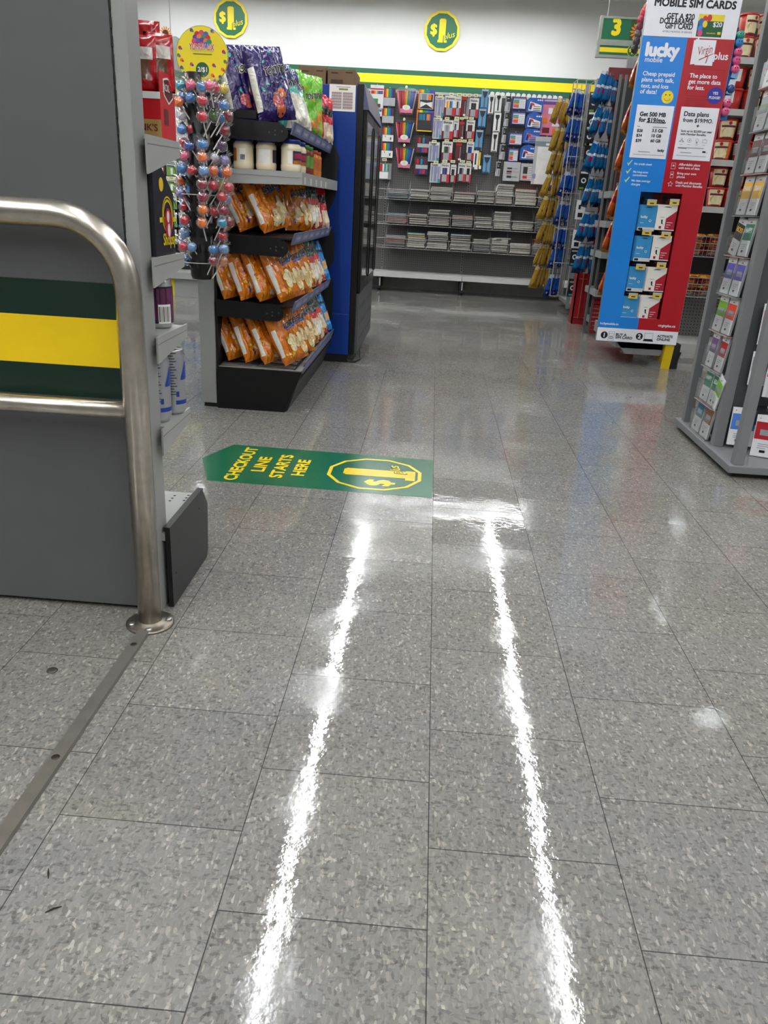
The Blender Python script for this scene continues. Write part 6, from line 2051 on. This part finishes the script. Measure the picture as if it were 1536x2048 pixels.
TXTC = {2: 'HAPPY', 3: 'YAY', 5: 'tu', 6: 'BDAY', 7: 'THANK', 1: 'BOSS'}


def gift_card(label, cat, base, Rm, w, h, art, n=3, txt=None):
    t = thing('gift_card', label, cat, base, 'cards in the card rack')
    for q in range(n):
        m = MB()
        d = .004 * (n - 1 - q)
        m.box(-w / 2, w / 2, d, d + .0012, 0, h, 0)
        P = Panel((-w / 2, d - .0003, 0), (1, 0, 0), (0, 0, 1), .0004)
        if q == n - 1:
            m.rect(P, .003, w - .003, h * .42, h * .84, 1, art)
            m.flat(P, [(w * .38, h * .895), (w * .46, h * .895), (w * .5, h * .925), (w * .54, h * .895), (w * .62, h * .895), (w * .62, h * .88), (w * .38, h * .88)], 1, 1)
            m.text(P, '+', w * .1, h * .9, h=.008, layer=1, m=1, bold=.02)
            if txt:
                m.text(P, txt, w * .5, h * .62, w=w * .72, h=h * .13, layer=2, m=0 if art != 1 else 7, bold=.04, align='c')
            else:
                m.rect(P, w * .2, w * .8, h * .52, h * .66, 2, 14)
            for k in range(3):
                m.rect(P, w * .2, w * (.7 - .1 * k), h * (.3 - .05 * k), h * (.315 - .05 * k), 1, 14)
            m.rect(P, w * .3, w * .5, h * .1, h * .16, 1, 1)
        m.v = [Rm @ v + t.location for v in m.v]
        m.build('card', cdm, t)
    return t


Rside = Matrix.Rotation(-PI / 2, 3, 'Z') @ Matrix.Rotation(-.10, 3, 'X')   # faces the aisle (-x), leaning back
rowart = (((9, None), (10, None)), ((2, 'HAPPY'), (2, 'BDAY')), ((4, None), (12, None)), ((3, None), (5, None)), ((6, None), (6, None)), ((1, 'BOSS'), (2, 'HAPPY')), ((7, 'THANK'), (7, 'THANK')), ((8, None), (8, None)), ((14, None), (9, None)), ((11, None), (4, None)))
AN = {9: 'teal picture', 10: 'brown picture', 2: 'green', 4: 'purple', 12: 'red', 3: 'lime and black', 5: 'orange red', 6: 'violet', 1: 'black print', 7: 'yellow THANK', 8: 'maroon', 14: 'grey', 11: 'pink'}
for r_, z in enumerate(PZ):
    for c, (art, tx) in enumerate(rowart[r_]):
        y = 3.575 - c * .117
        if r_ == 1 and c == 1:
            gift_card('lime green card leaning over in the second pocket row from the bottom', 'gift card', (1.279, 3.425, z + .006), Matrix.Rotation(-PI / 2, 3, 'Z') @ Matrix.Rotation(.35, 3, 'Y'), .07, .15, 3, 2)
            y += .008
        gift_card('white hang card with %s panel, %s pocket, row %s from rack bottom' % (AN[art], ('far', 'near')[c], r_ + 1), 'gift card', (1.276 if r_ != 1 else 1.284, y, z + .004), Rside if r_ not in (5,) or c else Rside @ Matrix.Rotation(.16, 3, 'Y'), (.1 if r_ != 2 else .085), .15, art, 3, tx)
# front side of the rack
Rf = Matrix.Rotation(-.06, 3, 'X')
for nm, u, v, Y, w, h, art, n, tx in (('white card with blue print behind the front corner post, lowest front pocket', 1462, 890, 3.32, .10, .165, 13, 3, None), ('thick stack of white cards with red corner at the foot of the rack', 1508, 921, 3.20, .11, .175, 12, 7, None),
                                      ('white cards with dark panel behind the stack with the red corner', 1533, 880, 3.27, .11, .17, 9, 5, None), ('pink and white card beside the front corner post', 1523, 690, 3.32, .09, .165, 11, 3, None),
                                      ('bright pink card in the middle front pocket at the picture edge', 1534, 795, 3.25, .10, .20, 11, 3, None), ('pale card half hidden behind the front corner post', 1500, 770, 3.33, .06, .14, 14, 2, None)):
    b = at_y(u, v, Y)
    gift_card(nm, 'gift card', (b.x + w * .32, Y, max(b.z, .056)), Rf @ Matrix.Rotation(-.45 if n > 4 else -.2, 3, 'Z'), w, h, art, n, tx)
p = at_y(1507, 832, 3.27)
m = MB().box(p.x, p.x + .14, 3.24, 3.34, p.z - .03, p.z + .03, 0, bev=.003).ring(Panel((p.x + .03, 3.2395, p.z), (1, 0, 0), (0, 0, 1)), 0, 0, .006, .009, 1, 1, 12)
tag(m.build('black_box', [M('#1c1b26', .35), M('#8c8ca8', .4)], loc=(p.x + .07, 3.29, p.z - .03)), 'small black box with a grey ring mark on the front of the card rack', 'box')
for k, z in enumerate((.30, .62, .95, 1.25)):
    MB().box(1.42, 1.93, 3.24, 3.242, z, z + .1).box(1.42, 1.93, 3.24, 3.37, z, z + .003).box(1.42, 1.422, 3.24, 3.37, z, z + .1).build('front_pocket', acr, cr_)
MB().box(1.50, 1.52, 3.16, 3.24, .06, .2).box(1.50, 1.9, 3.16, 3.165, .06, .2).build('foot_tray', M('#8a8b8c', .4), cr_)

# ================================================================== WALL SIGNS, AISLE SIGNS
sgm = [M('#0b6a45', .35, var=.02), M('#ffe600', .4, var=.02), M('#c9a71a', .4), M('#d9a832', .5, var=.2, nscale=60), M('#3f4a1f', .6, var=.4, nscale=40), M('#4a2314', .6), M('#e88f1e', .5), M('#9a9f96', .4, metal=.3), M('#e6e6e0', .5)]


def dollar(m, P, cx, cy, R, layer=1, yel=1, grn=0):
    m.text(P, '1', cx + .02 * R, cy - .52 * R, w=.27 * R, h=1.1 * R, layer=layer, m=yel, bold=.04, align='c')
    m.rect(P, cx - .22 * R, cx + .3 * R, cy - .56 * R, cy - .44 * R, layer, yel)
    m.text(P, '$', cx - .46 * R, cy - .18 * R, h=.5 * R, layer=layer, m=yel, bold=.05, align='c')
    m.text(P, 'plus', cx + .08 * R, cy - .45 * R, w=.72 * R, layer=layer + 1, m=grn, bold=.07, shear=.3, ang=.28)
    m.text(P, 'plus', cx + .10 * R, cy - .44 * R, w=.7 * R, layer=layer + 2, m=yel, bold=.01, shear=.3, ang=.28)


for u, v, lab in ((884, 62, 'green and yellow twelve sided one dollar plus sign in the middle of the back wall'), (461, 37, 'green and yellow twelve sided one dollar plus sign at the left of the back wall')):
    p = at_y(u, v, WALL_Y - .03)
    R = .255 if u > 600 else .25
    m = MB()
    pts = [(p.x + R * math.cos(PI / 12 + k * PI / 6), p.z + R * math.sin(PI / 12 + k * PI / 6)) for k in range(12)]
    m.prism(pts, 'y', WALL_Y - .03, WALL_Y - .001, 1)
    P = Panel((p.x, WALL_Y - .0305, p.z), (1, 0, 0), (0, 0, 1), .002)
    m.disc(P, 0, 0, R * .87, 1, 0, 12, a0=PI / 12)
    dollar(m, P, 0, 0, R, 2)
    tag(m.build('price_sign', sgm, loc=(p.x, WALL_Y - .03, p.z - R)), lab, 'sign', 'one dollar plus wall signs')


def sunflower(m, P, x, y, r, layer):
    for k in range(14):
        a = 2 * PI * k / 14
        b = .2
        m.flat(P, [(x + r * .4 * math.cos(a - b), y + r * .4 * math.sin(a - b)), (x + r * .8 * math.cos(a - b * .7), y + r * .8 * math.sin(a - b * .7)), (x + r * math.cos(a), y + r * math.sin(a)), (x + r * .8 * math.cos(a + b * .7), y + r * .8 * math.sin(a + b * .7)), (x + r * .4 * math.cos(a + b), y + r * .4 * math.sin(a + b))], layer, 6)
    m.disc(P, x, y, r * .48, layer + 1, 5, 18)


def aisle_sign(x0, z1, w, h, Y, label, num, D=.04):
    t = thing('aisle_sign', label, 'sign', (x0 + w / 2, Y, z1 - h))
    m = MB().box(x0, x0 + w, Y, Y + D, z1 - h, z1, 8)
    P = Panel((x0, Y, z1 - h), (1, 0, 0), (0, 0, 1), .0025)
    hb = h * .36
    m.rect(P, .015, w * .47, hb + .015, h - .015, 1, 0)
    m.rect(P, w * .47, w - .015, hb + .015, h - .015, 1, 4)
    sunflower(m, P, w * .6, hb + .1, .085, 2)
    sunflower(m, P, w * .84, hb + .19, .06, 2)
    sunflower(m, P, w * .86, hb + .07, .045, 2)
    if num:
        m.text(P, num, w * .25, hb + .07, h=h * .38, layer=2, m=1, bold=.07, align='c')
    m.rect(P, .015, w - .015, .015, hb - .015, 1, 0).rect(P, .015, w - .015, hb * .34, hb * .66, 2, 1)
    m.disc(P, w * .55, hb * .5, hb * .43, 3, 1, 24).disc(P, w * .55, hb * .5, hb * .39, 4, 0, 24)
    dollar(m, P, w * .55, hb * .5, hb * .42, 5)
    m.build('panel', sgm, t)
    f = MB()
    for i, r_ in enumerate(((0, w, h - .015, h), (0, w, 0, .015), (0, .015, 0, h), (w - .015, w, 0, h), (0, w, hb - .015, hb + .015))):
        f.box(x0 + r_[0] - .002 * (i + 1), x0 + r_[1] + .002 * (i + 1), Y - .008 - .0005 * i, Y + D + .004 + .0005 * i, z1 - h + r_[2] - .002 * (i + 1), z1 - h + r_[3] + .002 * (i + 1))
    f.build('frame', sgm[7], t)
    for x in (x0 + .06, x0 + w - .06):
        MB().tube([(x, Y + D / 2, z1), (x, Y + D / 2, CEIL)], .004, 6).build('hanging_rod', wire_m, t)


a, b = at_y(1203, 32, 8.8), at_y(1193, 113, 8.8)
aisle_sign((a.x + b.x) / 2, a.z, .62, a.z - b.z, 8.8, 'hanging aisle sign with a yellow number 3 and sunflowers above the far right shelves', '3')
a, b = at_y(351, 75, 8.0), at_y(351, 138, 8.0)
aisle_sign(a.x - .56, a.z, .56, a.z - b.z, 8.0, 'sunflower aisle sign behind the red jerky cartons at far left', None, D=.10)

# ================================================================== BLISTER PACK SHELVES SEEN THROUGH THE GAP (left)
GY = 8.0
gs = thing('shelf_unit', 'dark pegboard shelf unit of small hanging packs seen between the checkout shelf and lollipops', 'shelf unit', (-2.5, GY + .2, 0))
MB().box(-3.05, -1.9, GY + .05, GY + .07, .2, 1.34).build('peg_panel', M('#141416', .6), gs)
MB().box(-3.05, -1.9, GY - .3, GY + .06, .17, .23).box(-3.05, -1.9, GY - .25, GY - .24, .0, .17).build('base_shelf', grey_light, gs)
MB().box(-2.56, -2.53, GY - .256, GY - .25, 0, .17).build('yellow_strip', M('#d9c21a', .5), gs)
MB().box(-3.06, -1.89, GY + .0, GY + .07, 1.34, 1.37).build('top_trim', grey_metal, gs)
gm = [M('#e6e8e6', .4), ink, M('#6f9a4a', .4, var=.2), M('#1f74bd', .4), M('#6b2f1c', .4, var=.3, nscale=50), M('#2b3038', .4), M('#c8cdd2', .4)]
for r_ in range(5):
    for c in range(4):
        pp = at_y((322, 343, 368, 392, 416, 440)[c] + .03 * r_, (335, 367, 402, 438, 472)[r_] + c * 1.2, GY - .06)
        x, z = pp.x, pp.z
        col = ('brown', 'white and green', 'blue and white', 'blue and white', 'brown', 'white and green')[c]
        w, h = (.07, .13) if c == 0 else (.10, .135)
        m = MB().box(x - w / 2, x + w / 2, GY - .06, GY - .05, z - h / 2, z + h / 2, 4 if col == 'brown' else (0 if col[0] == 'w' else 3), bev=.002)
        P = Panel((x - w / 2, GY - .0603, z - h / 2), (1, 0, 0), (0, 0, 1), .001)
        if col[0] == 'w':
            m.rect(P, .0, w, 0, h * .6, 1, 2).flat(P, [(w * .05, h * .62), (w * .7, h * .6), (w * .96, h * .1), (w * .99, h * .1), (w * .75, h * .66), (w * .05, h * .68)], 2, 1)
            m.rect(P, w * .4, w * .62, h * .08, h * .5, 2, 0).rect(P, w * .1, w * .8, h * .84, h * .88, 2, 1).rect(P, w * .2, w * .9, h * .75, h * .79, 2, 1)
        elif col[0] == 'b' and col[1] == 'l':
            m.rect(P, 0, w, h * .62, h, 1, 6).rect(P, w * .1, w * .9, h * .8, h * .86, 2, 1).rect(P, w * .35, w * .8, h * .2, h * .55, 1, 5)
        else:
            m.rect(P, w * .2, w * .8, h * .2, h * .5, 1, 0)
        tag(m.build('blister_pack', gm, loc=(x, GY - .05, z)), '%s blister pack, %s from left in row %s of the far left shelf' % (col, ORD[c], NUM[r_]), 'blister pack', 'blister packs on the far left shelf')
        t = thing('price_hook', 'cream price tag below pack %s in row %s, far left shelf' % (NUM[c], NUM[r_]), 'price tag', (x, GY, z), 'price hooks on the far left shelf')
        MB().box(x - .035, x + .03, GY - .075, GY - .072, z - h / 2 - .038, z - h / 2 - .008, 0).rect(Panel((x - .02, GY - .0756, z - h / 2 - .028), (1, 0, 0), (0, 0, 1)), 0, .035, .004, .01, 1, 1).build('price_tag', tag_m, t)
        MB().tube([(x, GY + .05, z + h / 2 - .01), (x, GY - .074, z + h / 2 - .01), (x, GY - .074, z + h / 2 + .005)], .003, 5).build('hook', wire_m, t)
cp = [at_z(u, v, .012) for u, v in ((330, 582), (352, 571), (372, 566), (396, 560), (420, 556), (450, 552))]
cp = [Vector((p.x, p.y, .012)) for p in cp]
tag(MB().tube(cp, .009, 8).build('floor_cable', black_metal, loc=cp[2]), 'black cable lying on the floor in front of the far left shelf', 'cable')
